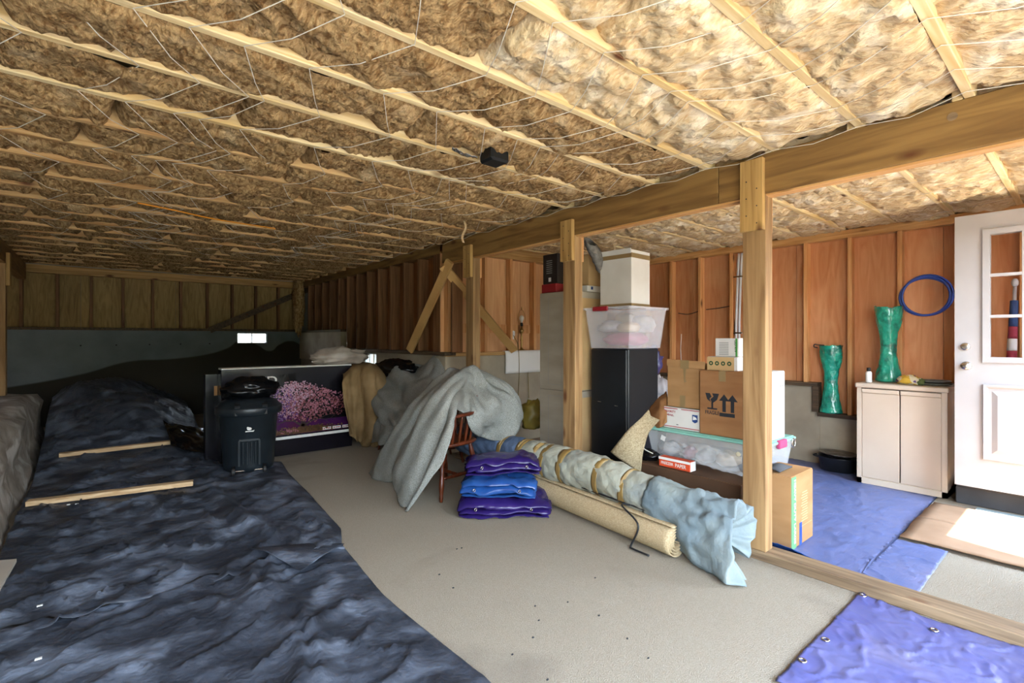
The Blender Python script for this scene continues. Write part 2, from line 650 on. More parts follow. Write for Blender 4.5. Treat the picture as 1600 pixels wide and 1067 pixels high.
def poly(pts, org, u, v, mat, parent, name='printed_mark', push=.0012):
    """a flat printed patch: 2-d points on a face"""
    u, v, org = Vector(u), Vector(v), Vector(org)
    n = u.cross(v).normalized()
    mb = MB()
    for pp in pts:
        mb.add([org + u * a + v * b + n * push for a, b in pp], [tuple(range(len(pp)))])
    return mb.build(name, mat, parent)


def rect(a, b, c, d):
    return [(a, b), (c, b), (c, d), (a, d)]


def ngon(cx, cy, r, n=14, ry=None):
    return [(cx + r * math.cos(2 * math.pi * i / n), cy + (ry or r) * math.sin(2 * math.pi * i / n)) for i in range(n)]


# ---------------------------------------------------------------- the setting
ZB, ZT = 2.137, 2.368          # beam underside, beam top = joist undersides
XB = 2.96                      # beam face
XR, YF, YD, XL = 5.76, 9.90, 4.75, -2.6
XS = 3.0                       # inner face of the stud wall past the beam
YW = -.30                      # short front wall of the side bay

fl = MB()
fl.box((XL, OPY - .05, -.12), (XR, YF, 0))
floor = fl.build('floor', 'carpet')
floor['kind'] = 'structure'

g = MB()
n_ = 40
g.grid([[Vector((-40 + 90 * i / n_, -45 + 100 * j / n_, -.16 + (3.0 * sstep(-9, -20, -45 + 100 * j / n_)))) for j in range(n_ + 1)] for i in range(n_ + 1)])  # lawn, its far side raised into an added bank that blocks low sky
ground = g.build('ground_lawn', 'grass')
ground['kind'] = 'structure'
h = MB()
h.grid([[Vector((-16 + 40 * i / 60, -11 + math.sin(math.pi * j / 12) * .0 + (-1.2 + 2.4 * (j / 12)) * (-1) + .3 * fbm(i * .4, j * .6, 2), -.2 + 3.4 * math.sin(math.pi * j / 12) + .5 * fbm(i * .35, j * .5, 5))) for j in range(13)] for i in range(61)])
hd = h.build('sky_blocker', 'sky_blocker')  # unseen, added to keep low sky light off the farther floor
hd['kind'] = 'structure'
dr = MB()
dr.box((-4, -6.5, -.2), (8, OPY - .05, -.02))
dr = dr.build('bounce_slab', 'bounce_grey')  # unseen slab added to bounce neutral sunlight up to the ceiling
dr['kind'] = 'structure'

# ----- ceiling
ceiling = struct('ceiling', (0, 0, ZT))
c = MB()
c.box((XL, OPY, ZT + .24), (XS + .1, YF + .1, ZT + .30))
c.build('subfloor_deck', 'subfloor', ceiling)
c = MB()
c.box((XS + .1, YW - .1, ZT + .24), (XR + .1, YF + .1, ZT + .30))
c.build('subfloor_deck', 'subfloor', ceiling)
jm = None
JY = [.372 + .4085 * k for k in range(-2, 24)]
jw = .038
for k, y in enumerate(JY):
    mb = MB()
    mb.box((XL, y - jw / 2, ZT), (XB + .06, y + jw / 2, ZT + .235))
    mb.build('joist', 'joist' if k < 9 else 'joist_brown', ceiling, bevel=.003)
for k, y in enumerate(JY):
    if YW < y < YD:
        mb = MB()
        mb.box((XB + .0, y + .022, ZT), (XR, y + .022 + jw, ZT + .235))
        mb.build('joist', 'joist', ceiling, bevel=.003)


def batt(xa, xb, ya, yb, mat, seed, sag, amp, lift=0.0):
    nx, ny = max(6, int((xb - xa) / .017)), 20
    gg = []
    for i in range(nx + 1):
        x = xa + (xb - xa) * i / nx
        row = []
        for j in range(ny + 1):
            t = j / ny
            y = ya + (yb - ya) * t
            e = min(i, nx - i) / nx * (xb - xa)
            z = ZT + .014 + lift - sag * math.sin(math.pi * t) ** .7
            f1 = fbm(x * 2.2 + seed, y * 3.0 + seed * 2, seed, 4)
            q = fbm(x * 5 + 4, y * 5, seed, 3)
            f2 = 1 - abs(noise.noise((x * 5.5 + q * 1.1 + seed, y * 7 + q, seed * .7))) * 2.4
            f3 = 1 - abs(noise.noise((x * 15 + q * 2 + 9, y * 13 + q * 2, seed))) * 2
            z += amp * (f1 * .55 - .45 * max(f2, -.4) - .20 * f3) + .25 * amp
            hole = noise.noise((x * 1.7 + seed * 5, y * 2.2, seed * 3.3))
            if hole > .46:
                z += .32 * (hole - .46)
            if e < .05:
                z += .07 * (1 - e / .05) ** 2
            dj = min(t, 1 - t) * (yb - ya)
            if dj < .03:
                z += .012 * (1 - dj / .03) * (.6 + fbm(x * 7, seed))
            row.append(Vector((x + .012 * f1, y, z)))
        gg.append(row)
    mb = MB()
    mb.grid(gg)
    return mb.build('insulation_batt', mat, ceiling, smooth=True)


sd = 0
for k in range(len(JY)):
    ya = JY[k] + jw / 2 - .002
    yb = (JY[k + 1] if k + 1 < len(JY) else YF) - jw / 2 + .002
    if yb - ya < .1 or yb < .05:
        continue
    far = sstep(2.0, 6.5, ya)
    cuts = [-1.3]
    while cuts[-1] < XB - .9:
        cuts.append(cuts[-1] + random.uniform(.75, 1.5))
    cuts[-1] = XB + .0
    for a, b in zip(cuts, cuts[1:]):
        sd += 1
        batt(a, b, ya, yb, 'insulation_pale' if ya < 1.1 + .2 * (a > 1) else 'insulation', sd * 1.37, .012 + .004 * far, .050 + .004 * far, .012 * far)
for k in range(len(JY)):
    ya, yb = JY[k] + .022 + jw - .002, JY[k] + .4085 + .022
    if ya < YW or yb > YD + .1:
        continue
    yb = min(yb, YD)
    for a, b in ((XB + .1, 4.3 + random.uniform(-.4, .4)), (None, XR - .03)):
        if a is None:
            a = lastb
        lastb = b
        sd += 1
        batt(a, b, ya, yb, 'insulation_pale', sd * 1.37, .012, .045)

# twine strung under the joists to hold the batts
for s_ in range(15):
    x = -.35 + s_ * .235 + random.uniform(-.06, .06)
    pts = []
    ka = 1
    for k in range(ka, 20):
        dx = (.11 if k % 2 else -.11) + random.uniform(-.04, .04)
        if x + dx > XB - .04:
            dx = XB - .04 - x
        if pts:
            pts.append(((pts[-1][0] + x + dx + .02 * k * math.sin(s_)) / 2, JY[k] - .204, ZT - .030))
        pts.append((x + dx + .02 * k * math.sin(s_), JY[k], ZT - .004))
    pts = [(min(a, XB - .03), b, c_) for a, b, c_ in pts]
    mb = MB()
    mb.tube(pts, .0017, 5)
    mb.build('support_string', 'string', ceiling)
for s_ in range(6):
    x = 3.4 + s_ * .4
    mb = MB()
    mb.tube([(x + (.08 if k % 2 else -.08), JY[k] + .04, ZT - .004) for k in range(2, 12)], .0011, 5)
    mb.build('support_string', 'string', ceiling)


# ----- walls
def studs(parent, axis, fixed, depth, ys, z0, z1, mat):
    """2x lumber studs: axis 'x' = wall in a plane X = fixed, running along Y"""
    first = {}
    for y in ys:
        zz0 = z0(y) if callable(z0) else z0
        key = round(zz0, 3)
        if key not in first:
            mb = MB()
            if axis == 'x':
                mb.box((0, -.019, 0), (depth, .019, z1 - zz0))
            else:
                mb.box((-.019, 0, 0), (.019, depth, z1 - zz0))
            mb.v = [p + Vector(parent['_o']) for p in mb.v]
            first[key] = mb.build('stud', mat, parent, bevel=.003)
            ob = first[key]
        else:
            ob = share(first[key], (0, 0, 0), parent)
        w = Vector((fixed, y, zz0)) if axis == 'x' else Vector((y, fixed, zz0))
        ob.location = w - Vector(parent['_o'])


def part(parent, name, mat, a, b, bevel=.002):
    mb = MB()
    mb.box(a, b)
    return mb.build(name, mat, parent, bevel=bevel)


# right wall of the side bay, X = 5.76, concrete stem with a step down at Y = 1.86
wr = struct('wall_right', (XR, 2, 0))
SD = .09
ST = 1.86
part(wr, 'concrete_stem', 'concrete', (XR - .06, ST, 0), (XR + .2, YD + .2, .80), .006)
part(wr, 'concrete_stem', 'concrete', (XR - .06, YW - .2, 0), (XR + .2, ST, .50), .006)
part(wr, 'sill_plate', 'plate_dark', (XR - .12, ST, .80), (XR + .02, YD, .84))
part(wr, 'sill_plate', 'plate_dark', (XR - .12, YW, .50), (XR + .02, ST, .54))
part(wr, 'step_block', 'plate_dark', (XR - .11, ST - .005, .54), (XR - .01, ST + .05, .80))
part(wr, 'top_plate', 'plate', (XR - SD - .005, YW, ZT - .078), (XR + .02, YD, ZT - .04))
part(wr, 'top_plate', 'plate', (XR - SD - .005, YW, ZT - .04), (XR + .02, YD, ZT))
yy = YW - .01
while yy < YD:
    ye = min(yy + 1.205, YD)
    part(wr, 'plywood_panel', 'plywood', (XR, yy + .002, .54), (XR + .018, ye - .002, ZT - .078), .001)
    yy += 1.205
part(wr, 'rim_board', 'plate', (XR - .0, YW, ZT), (XR + .04, YD, ZT + .24))
studs(wr, 'x', XR - SD, SD, [1.19 + .396 * k for k in range(-3, 9)], lambda y: .54 if y < ST else .84, ZT - .078, 'stud')

# end wall of the side bay, Y = 4.75
we = struct('wall_end', (4.4, YD, 0))
part(we, 'concrete_stem', 'concrete', (XS - .02, YD - .04, 0), (XR, YD + .2, 1.09), .006)
part(we, 'sill_plate', 'plate_x', (XS, YD - .02, 1.09), (XR, YD + .11, 1.13))
part(we, 'top_plate', 'plate_x', (XS, YD + .0, ZT - .078), (XR, YD + .11, ZT - .04))
part(we, 'top_plate', 'plate_x', (XS, YD + .0, ZT - .04), (XR, YD + .11, ZT))
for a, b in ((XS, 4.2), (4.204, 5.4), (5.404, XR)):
    part(we, 'plywood_panel', 'plywood_lit', (a, YD + .092, 1.13), (b, YD + .11, ZT - .078), .001)
part(we, 'rim_board', 'plate_x', (XS, YD + .0, ZT), (XR, YD + .04, ZT + .24))
for a in (3.20, 3.60, 4.0, 4.4):
    part(we, 'blocking', 'stud', (a + .02, YD + .075, 1.36), (a + .36, YD + .091, 1.47))
studs(we, 'y', YD + .0, .092, [3.06, 3.2 - .02, 3.58, 3.98, 4.38, 4.78, 5.18, 5.58], 1.13, ZT - .078, 'stud')

# stud wall continuing in line with the beam, with a small vent window in its concrete stem
wm = struct('wall_middle', (XS, 7.3, 0))
VY0, VY1, VZ0, VZ1 = 6.55, 7.00, .905, 1.085
part(wm, 'concrete_stem', 'concrete', (XS, YD + .02, 0), (XS + .2, YF, VZ0), .006)
part(wm, 'concrete_stem', 'concrete', (XS, YD + .02, VZ0), (XS + .2, VY0, 1.10), .003)
part(wm, 'concrete_stem', 'concrete', (XS, VY1, VZ0), (XS + .2, 7.8, 1.10), .003)
part(wm, 'concrete_stem', 'concrete', (XS, VY0, VZ1), (XS + .2, VY1, 1.10), .001)
part(wm, 'concrete_stem', 'concrete', (XS - .03, 7.8, VZ0), (XS + .2, YF, 1.40), .006)
part(wm, 'sill_plate', 'plate_dark', (XS - .03, YD - .04, 1.10), (XS + .12, 7.8, 1.14))
part(wm, 'sill_plate', 'plate_dark', (XS - .03, 7.8, 1.40), (XS + .12, YF, 1.44))
part(wm, 'corner_stud', 'stud_dark', (XS + .001, YD + .10, 1.14), (XS + .15, YD + .23, ZT - .1))
part(wm, 'top_plate', 'beam', (XS, YD, ZT - .10), (XS + .1, YF, ZT))
part(wm, 'rim_board', 'plate', (XS + .06, YD, ZT), (XS + .1, YF, ZT + .24))
yy = YD + .11
while yy < YF:
    ye = min(yy + 1.22, YF)
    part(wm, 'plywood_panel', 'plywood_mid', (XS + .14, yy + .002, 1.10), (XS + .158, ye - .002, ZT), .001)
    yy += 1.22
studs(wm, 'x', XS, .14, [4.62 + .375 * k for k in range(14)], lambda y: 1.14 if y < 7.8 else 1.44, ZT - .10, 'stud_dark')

# back wall, Y = 9.9, with a two-light window set into the concrete
wb = struct('wall_back', (1.0, YF, 0))
WX0, WX1, WZ0, WZ1 = 1.90, 2.40, 1.20, 1.395
m = M('concrete_stain', '#7d858a', '#6a7277', rough=.9, scale=3, lo=.3, hi=.7, bump=.25, bscale=40, bdist=.004, spec=.2)
nn, ll = m.node_tree.nodes, m.node_tree.links
bs = nn['Principled BSDF']
old = bs.inputs['Base Color'].links[0].from_socket
t1 = nn.new('ShaderNodeTexCoord')
s1 = nn.new('ShaderNodeSeparateXYZ')
ll.new(t1.outputs['Object'], s1.inputs[0])
mr1 = nn.new('ShaderNodeMapRange')
mr1.inputs[1].default_value, mr1.inputs[2].default_value = -2.0, 2.0
ll.new(s1.outputs['X'], mr1.inputs[0])
fc = nn.new('ShaderNodeFloatCurve')
cv = fc.mapping.curves[0]
damp = [(-2, .60), (-1.2, .75), (-.6, .93), (-.1, .95), (.45, 1.02), (.75, 1.12), (1.0, 1.27), (1.25, 1.16), (1.45, 1.06), (1.6, 1.17), (1.8, 1.24), (2.0, 1.15)]
cv.points[0].location = (0, damp[0][1] / 2)
cv.points[1].location = (1, damp[-1][1] / 2)
for a, b in damp[1:-1]:
    cv.points.new((a + 2) / 4, b / 2)
fc.mapping.update()
ll.new(mr1.outputs[0], fc.inputs['Value'])
dv = nn.new('ShaderNodeMath')
dv.operation = 'MULTIPLY_ADD'
dv.inputs[1].default_value, dv.inputs[2].default_value = .5, 0
ll.new(s1.outputs['Z'], dv.inputs[0])
lt = nn.new('ShaderNodeMath')
lt.operation = 'SUBTRACT'
ll.new(fc.outputs[0], lt.inputs[0])
ll.new(dv.outputs[0], lt.inputs[1])
mr2 = nn.new('ShaderNodeMapRange')
mr2.inputs[1].default_value, mr2.inputs[2].default_value = -.006, .006
ll.new(lt.outputs[0], mr2.inputs[0])
mx = nn.new('ShaderNodeMix')
mx.data_type = 'RGBA'
ll.new(mr2.outputs[0], mx.inputs[0])
ll.new(old, mx.inputs[6])
mx.inputs[7].default_value = lin('#3d3a33')
ll.new(mx.outputs[2], bs.inputs['Base Color'])
cmb = MB()
cmb.box((XL - .2, YF, 0), (XS + .2, YF + .2, WZ0))
cmb.box((XL - .2, YF, WZ0), (WX0, YF + .2, 1.42))
cmb.box((WX1, YF, WZ0), (XS + .2, YF + .2, 1.42))
cmb.box((WX0, YF, WZ1), (WX1, YF + .2, 1.42))
cmb.build('concrete_stem', 'concrete_stain', wb)
part(wb, 'sill_plate', 'plate_dark', (XL, YF - .02, 1.42), (XS, YF + .12, 1.46))
part(wb, 'top_plate', 'plate_x', (XL, YF - .0, ZT - .12), (XS, YF + .12, ZT - .06))
part(wb, 'top_plate', 'plate_x', (XL, YF + .01, ZT - .06), (XS, YF + .12, ZT))
xx = XL
while xx < XS:
    xe = min(xx + 1.2, XS)
    part(wb, 'plywood_panel', 'plywood_back', (xx + .002, YF + .09, 1.46), (xe - .002, YF + .11, ZT - .1), .001)
    xx += 1.2
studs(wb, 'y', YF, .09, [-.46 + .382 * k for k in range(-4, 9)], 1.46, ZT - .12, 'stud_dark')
mb = MB()
mb.bar(py(328, 516, YF - .03), py(482, 452, YF - .03), .10, .03, (0, 1, 0))
mb.build('diagonal_brace', 'plate_dark', wb)
mb = MB()
for q in range(5):
    mb.tube([(-.2 + .42 * q, YF - .004, 1.185 + .004 * q), (-.2 + .42 * q, YF + .01, 1.185 + .004 * q)], .012, 8)
    mb.build('tie_hole', 'ink', wb)
    mb = MB()


def vent_window(name, a, b, axis, bars):
    w = struct(name, tuple((Vector(a) + Vector(b)) / 2))
    (x0, y0, z0), (x1, y1, z1) = a, b
    t = .02
    fr = MB()
    if axis == 'y':
        fr.box((x0, y0, z0), (x0 + t, y1, z1)).box((x1 - t, y0, z0), (x1, y1, z1)).box((x0, y0, z0), (x1, y1, z0 + t)).box((x0, y0, z1 - t), (x1, y1, z1))
    else:
        fr.box((x0, y0, z0), (x1, y0 + t, z1)).box((x0, y1 - t, z0), (x1, y1, z1)).box((x0, y0, z0), (x1, y1, z0 + t)).box((x0, y0, z1 - t), (x1, y1, z1))
    fr.build('window_frame', 'frame_white', w)
    for k in range(1, bars + 1):
        if axis == 'y':
            xm = x0 + (x1 - x0) * k / (bars + 1)
            part(w, 'mullion', 'frame_white', (xm - .009, y0 + .005, z0 + t), (xm + .009, y1 - .005, z1 - t))
        else:
            ym = y0 + (y1 - y0) * k / (bars + 1)
            part(w, 'mullion', 'frame_white', (x0 + .005, ym - .009, z0 + t), (x1 - .005, ym + .009, z1 - t))
    for k in range(bars + 1):
        if axis == 'y':
            xa, xb_ = x0 + (x1 - x0) * k / (bars + 1) + .01, x0 + (x1 - x0) * (k + 1) / (bars + 1) - .01
            part(w, 'window_pane', 'pane_glass', (xa, (y0 + y1) / 2 - .002, z0 + .01), (xb_, (y0 + y1) / 2 + .002, z1 - .01), 0)
        else:
            ya, yb = y0 + (y1 - y0) * k / (bars + 1) + .01, y0 + (y1 - y0) * (k + 1) / (bars + 1) - .01
            part(w, 'window_pane', 'pane_glass', ((x0 + x1) / 2 - .002, ya, z0 + .01), ((x0 + x1) / 2 + .002, yb, z1 - .01), 0)


vent_window('window_1', (WX0, YF + .02, WZ0), (WX1, YF + .09, WZ1), 'y', 1)
vent_window('window_2', (XS + .03, VY0, VZ0), (XS + .09, VY1, VZ1), 'x', 2)

# left wall and the low concrete ledge
wlft = struct('wall_left', (XL, 4, 0))
part(wlft, 'concrete_stem', 'concrete', (XL - .2, OPY - .2, 0), (XL, YF + .2, 1.42))
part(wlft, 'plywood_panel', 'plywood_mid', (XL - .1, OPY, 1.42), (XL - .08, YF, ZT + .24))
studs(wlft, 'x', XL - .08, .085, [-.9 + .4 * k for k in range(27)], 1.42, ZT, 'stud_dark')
lg = MB()
gg = []
for i in range(61):
    y = 2.6 + 5.75 * i / 60
    row = []
    for j, (dx, z) in enumerate(((-.62, 0), (-.62, .64), (-.32, .65), (-.10, .645), (-.02, .61), (.02, .52), (.03, .40), (.035, .25), (.07, .12), (.10, 0))):
        k = fbm(y * 2.3, j * .5, 3)
        row.append(Vector((-.56 + dx + (.05 * k if j > 2 else 0), y, max(0, z + (.03 * k if j > 1 else 0)))))
    gg.append(row)
lg.grid(gg)
lg.add([gg[-1][j] for j in range(10)], [tuple(range(10))])
lg.add([gg[0][j] for j in range(10)], [tuple(range(9, -1, -1))])
M('rough_concrete', '#a39a8d', '#7d756a', rough=.9, scale=7, bump=.6, bscale=14, bdist=.02, c3='#c3beb6', scale3=4, lo3=.52, hi3=.66)
lo_ = lg.build('concrete_ledge', 'rough_concrete', smooth=True)
tag(lo_, 'low rough-edged concrete ledge under the two dim posts by the black plastic', 'ledge')

# front walls round the doorways behind the camera
wf = struct('wall_front', (0, OPY, 0))
part(wf, 'wall_panel', 'plywood', (XL - .2, OPY - .12, 0), (OPX0, OPY, ZT + .24))
part(wf, 'wall_panel', 'plywood', (OPX1, OPY - .12, 0), (XS + .1, OPY, ZT + .24))
part(wf, 'wall_panel', 'plywood', (OPX0, OPY - .12, OPZ), (OPX1, OPY, ZT + .24))
part(wf, 'wall_panel', 'plywood', (XS, OPY, 0), (XS + .1, YW, ZT + .24))
part(wf, 'wall_panel', 'plywood', (XS + .1, YW - .1, 0), (3.99, YW, ZT + .24))
part(wf, 'wall_panel', 'plywood', (5.06, YW - .1, 0), (XR + .1, YW, ZT + .24))
part(wf, 'wall_panel', 'plywood', (3.99, YW - .1, 2.23), (5.06, YW, ZT + .24))
part(wf, 'roof_eave', 'siding', (OPX0 - .6, OPY - .45, ZT + .30), (XS + .1, OPY, ZT + .36))
part(wf, 'threshold', 'concrete', (3.99, YW - .2, 0), (5.06, YW, .03))

# outer sheathing closes every wall
for st_, a, b in ((wr, (XR + .02, YW - .2, 0), (XR + .10, YD + .2, ZT + .30)), (we, (XS + .16, YD + .112, 0), (XR + .1, YD + .2, ZT + .30)),
                  (wm, (XS + .16, YD + .11, 1.10), (XS + .24, YF + .2, ZT + .30)), (wb, (XL - .2, YF + .112, 1.42), (XS + .24, YF + .2, ZT + .30)),
                  (wlft, (XL - .2, OPY - .12, 1.42), (XL - .1, YF + .2, ZT + .30))):
    part(st_, 'outer_sheathing', 'siding', a, b, 0)

# ----- beam and posts
bm_ = thing('timber_beam', (XB + .045, 2, ZB), 'long knotty timber beam carried by the posts between the two bays', 'beam')
for a, b in ((OPY + .01, 1.528), (1.531, YD - .002)):
    mb = MB()
    mb.box((XB, a, ZB), (XB + .09, b, ZT))
    mb.build('beam_length', 'beam', bm_, bevel=.004)
mb = MB()
mb.box((XB + .01, OPY + .02, ZB - .012), (XB + .08, YD - .003, ZB - .0005))
mb.build('furring_strip', 'plate', bm_)
kn = MB()
kp = px(1488, 182, XB - .001)
kn.tube([kp, kp - Vector((.0015, 0, 0))], .019, 14)
kn.build('knot', 'sill', bm_, smooth=False)

POSTS = [(1.244, 'thick timber post nearest the camera, beside the fragile carton and the taped blanket roll'),
         (2.735, 'timber post standing between the grey carton tower and the black cabinet'),
         (4.150, 'slim timber post rising behind the draped grey felt near the leaning boards')]
for k, (y, lab) in enumerate(POSTS):
    t = thing('timber_post', (XB + .045, y + .07, 0), lab, 'post', 'posts under the main beam')
    mb = MB()
    mb.box((XB + .002, y, .056), (XB + .092, y + .135, ZB))
    mb.build('post_shaft', 'post', t, bevel=.004)
    mb = MB()
    ztop = px(1175, 252, XB).z if k == 0 else ZB + .125
    zbot = ZB - .21
    mb.box((XB - .036, y + .002, zbot), (XB - .001, y + .134, ztop))
    sc_ = mb.build('scab_board', 'scab', t, bevel=.003)
    for q in range(6):
        nb = MB()
        p = Vector((XB - .036, y + .035 + .06 * (q % 2), zbot + .04 + .05 * q))
        nb.tube([p, p - Vector((.002, 0, 0))], .004, 6)
        nb.build('nail_head', 'ink', sc_)
    mb = MB()
    mb.box((XB + .092, y + .01, zbot + .0), (XB + .118, y + .12, ZB + .16))
    mb.build('back_scab', 'stud', t, bevel=.002)

sl = MB()
sl.box((XB, YW - .8, 0), (XB + .135, 4.5, .055))
sl = sl.build('floor_sill', 'sill', bevel=.004)
tag(sl, 'worn wooden sill board on the floor under the post line', 'sill')

# second beam with two posts far on the left
lb = thing('timber_beam', (-.83, 6, ZB), 'dim timber beam over the concrete ledge at the far edge of the room', 'beam')
mb = MB()
mb.box((-.88, 2.6, ZB), (-.79, YF - .01, ZT))
mb.build('beam_length', 'beam', lb, bevel=.004)
for y, lab in ((5.75, 'dim post on the concrete ledge, the nearer of the two by the black plastic'), (7.85, 'dim post on the concrete ledge, the farther of the two near the back wall')):
    t = thing('timber_post', (-.83, y + .07, .65), lab, 'post')
    mb = MB()
    mb.box((-.878, y, .655), (-.79, y + .135, ZB))
    mb.build('post_shaft', 'post', t, bevel=.004)
    mb = MB()
    mb.box((-.789, y + .0, ZB - .25), (-.755, y + .135, ZB + .12))
    mb.build('scab_board', 'scab', t, bevel=.003)

# ragged insulation hanging in the far corner
g = lump((XS - .12, YF - .25, 1.93), (.10, .16, .55), .35, 4, 24, 18, 3.0, flat=False)
mb = MB()
mb.grid(g, closev=True)
ob = mb.build('insulation_scrap', 'insulation', smooth=True)
tag(ob, 'ragged column of insulation hanging in the far corner of the back wall', 'insulation')

# ---------------------------------------------------------------- sheets on the floor
def ground_sheet(name, xl, xr, y0, y1, nx, ny, hf, mat, label, cat, parent=None, solid=.003):
    gg = []
    for j in range(ny + 1):
        y = y0 + (y1 - y0) * j / ny
        a, b = xl(y), xr(y)
        gg.append([Vector((a + (b - a) * i / nx, y, hf(a + (b - a) * i / nx, y, i / nx, j / ny))) for i in range(nx + 1)])
    mb = MB()
    mb.grid(gg)
    ob = mb.build(name, mat, parent, smooth=True, solid=solid, offset=-1)
    if label:
        tag(ob, label, cat)
    return ob


EDGE = [(-1.0, 1.06), (0.5, 1.09), (1.5, 1.13), (2.3, 1.10), (3.05, 1.17), (3.3, 1.26), (4.2, 1.34), (5.0, 1.40), (5.52, 1.47), (5.7, .95), (7.0, 1.0), (YF, 1.2)]


def crease(x, y, pts, w):
    """signed distance falloff to a polyline in plan"""
    best = 9
    for (a, b), (c_, d) in zip(pts, pts[1:]):
        p, q, r_ = Vector((a, b)), Vector((c_, d)), Vector((x, y))
        t = max(0, min(1, (r_ - p).dot(q - p) / (q - p).length_squared))
        best = min(best, (p + (q - p) * t - r_).length)
    return math.exp(-(best / w) ** 2)


CR = [tuple(pz(*p)[:2]) for p in ((415, 880), (405, 930), (450, 960), (480, 1010), (488, 1067))]
CR2 = [tuple(pz(*p)[:2]) for p in ((330, 775), (370, 810), (420, 845))]


def hnear(x, y, u, v):
    f = fbm(x * 1.1, y * 1.1, 1)
    q = fbm(x * 2.0, y * 2.0, 7, 3)
    r_ = 1 - abs(noise.noise((x * 2.2 + q * .8, y * 3.4 + q * .8, 2))) * 2.2
    s_ = 1 - abs(noise.noise((x * 6 + q * 2 + 5, y * 9 + q * 2, 4))) * 2
    z = .020 + .018 * f + .010 * max(r_, 0) ** 2 + .020 * max(r_, 0) ** 9 + .003 * s_ + .012 * max(1 - abs(noise.noise((x * 1.3 - y * 1.9 + q, x * 1.0 + y * .7, 31))) * 2.2, 0) ** 14
    z += .045 * crease(x, y, CR, .07) * (1 + .6 * fbm(x * 9, y * 9, 3)) - .035 * crease(x, y, CR, .022)
    z *= .25 + .75 * sstep(0, .06, 1 - u)
    return max(z, .0045)


def hfar(x, y, u, v):
    f = fbm(x * 1.1, y * 1.1, 11)
    q = fbm(x * 2.0, y * 2.0, 17, 3)
    r_ = 1 - abs(noise.noise((x * 2.0 + q * .8, y * 2.6 + q * .8, 12))) * 2.2
    s_ = 1 - abs(noise.noise((x * 7 + q * 2 + 5, y * 7 + q * 2, 14))) * 2
    z = .026 + .018 * f + .012 * max(r_, 0) ** 2 + .022 * max(r_, 0) ** 9 + .004 * s_ + .04 * crease(x, y, CR2, .06)
    z += (.62 + .12 * f) * sstep(5.9, 8.3, y) * sstep(1.6, .2, x) * (1 - .35 * sstep(-.1, -.6, x))
    z *= .25 + .75 * sstep(0, .06, 1 - u)
    return max(z, .0075)


near_sheet = ground_sheet('plastic_sheet', lambda y: -2.3, lambda y: pl(y, EDGE), -.9, 3.06, 150, 170, hnear, 'black_plastic',
                          'crumpled black plastic sheet with blue sheen covering the near floor', 'plastic sheet')
ground_sheet('plastic_sheet', lambda y: -2.3 if y < 2.6 else -.44, lambda y: pl(y, EDGE), 2.98, YF - .05, 130, 190, hfar, 'black_plastic',
             'dark dusty plastic sheet rising over a mound toward the back wall', 'plastic sheet')
# turned-back corner of the near sheet
A, B, Cc, D = pz(388, 857, .05), pz(538, 850, .02), pz(540, 853, .018), pz(470, 892, .065)
rows = [[A, (A + B) / 2 + Vector((0, 0, .012)), B], [(A * .6 + D * .4) + Vector((0, 0, .022)), (A * .3 + B * .3 + D * .4) + Vector((0, 0, .022)), (B * .6 + D * .4) + Vector((0, 0, .010))],
        [D * .98 + A * .02, D, D * .98 + B * .02]]
mb = MB()
mb.grid(loft(rows, 20, 24, lambda u, v, p: .004 * fbm(p.x * 8, p.y * 8)))
mb.build('folded_corner', 'black_plastic', near_sheet, smooth=True, solid=.002)

# shiny creased plastic by the large flat carton
mb = MB()
rows = [[pz(255, 660, .30), pz(285, 668, .26), pz(318, 672, .20)], [pz(262, 680, .22), pz(288, 684, .2), pz(320, 690, .16)], [pz(268, 700, .14), pz(290, 706, .10), pz(322, 712, .08)]]
mb.grid(loft(rows, 26, 26, lambda u, v, p: .03 * (1 - 2 * abs(noise.noise((u * 5, v * 3, 3))))))
ob = mb.build('plastic_film', 'black_gloss', smooth=True, solid=.002)
tag(ob, 'shiny creased plastic film beside the large flat picture carton', 'plastic film')


def htarp(x, y, u, v):
    q = fbm(x * 3, y * 3, 21, 3)
    r_ = 1 - abs(noise.noise((x * 3 + q, y * 5 + q, 22))) * 2.2
    s_ = 1 - abs(noise.noise((x * 6 + q * 2, y * 18 + q * 2, 24))) * 2
    w_ = 1 - abs(noise.noise((x * 13 + q * 3, y * 9 + q * 3, 27))) * 2
    return max(.007 + .003 * q + .007 * max(r_, 0) ** 10 + .0018 * max(s_, 0) ** 3 + .0035 * max(w_, 0) ** 8, .0035)


ground_sheet('blue_tarp', lambda y: XB + .137 + .0 * y, lambda y: 3.935 if y < .84 else XR - .07, .59, 2.3, 150, 110, htarp, 'tarp_blue',
             'blue tarp spread on the floor of the side bay past the sill', 'tarp', solid=.002)
tb = ground_sheet('blue_tarp', lambda y: 1.95 - .12 * (.78 - y) * 0, lambda y: XB - .015 + .01 * math.sin(y * 9), -.75, .785, 110, 150, lambda x, y, u, v: htarp(x, y, u, v) * 1.3, 'tarp_violet',
                  'violet-blue tarp with eyelets on the carpet in front of the sill', 'tarp', solid=.002)
for p in (pz(1349, 935), pz(1254, 1038), pz(1290, 1005), pz(1460, 990)):
    e = MB()
    e.tube([(p.x + .013 * math.cos(a * .5236), p.y + .013 * math.sin(a * .5236), .016) for a in range(12)], .004, 6, closed=True)
    e.build('eyelet', 'nickel', tb, smooth=True)

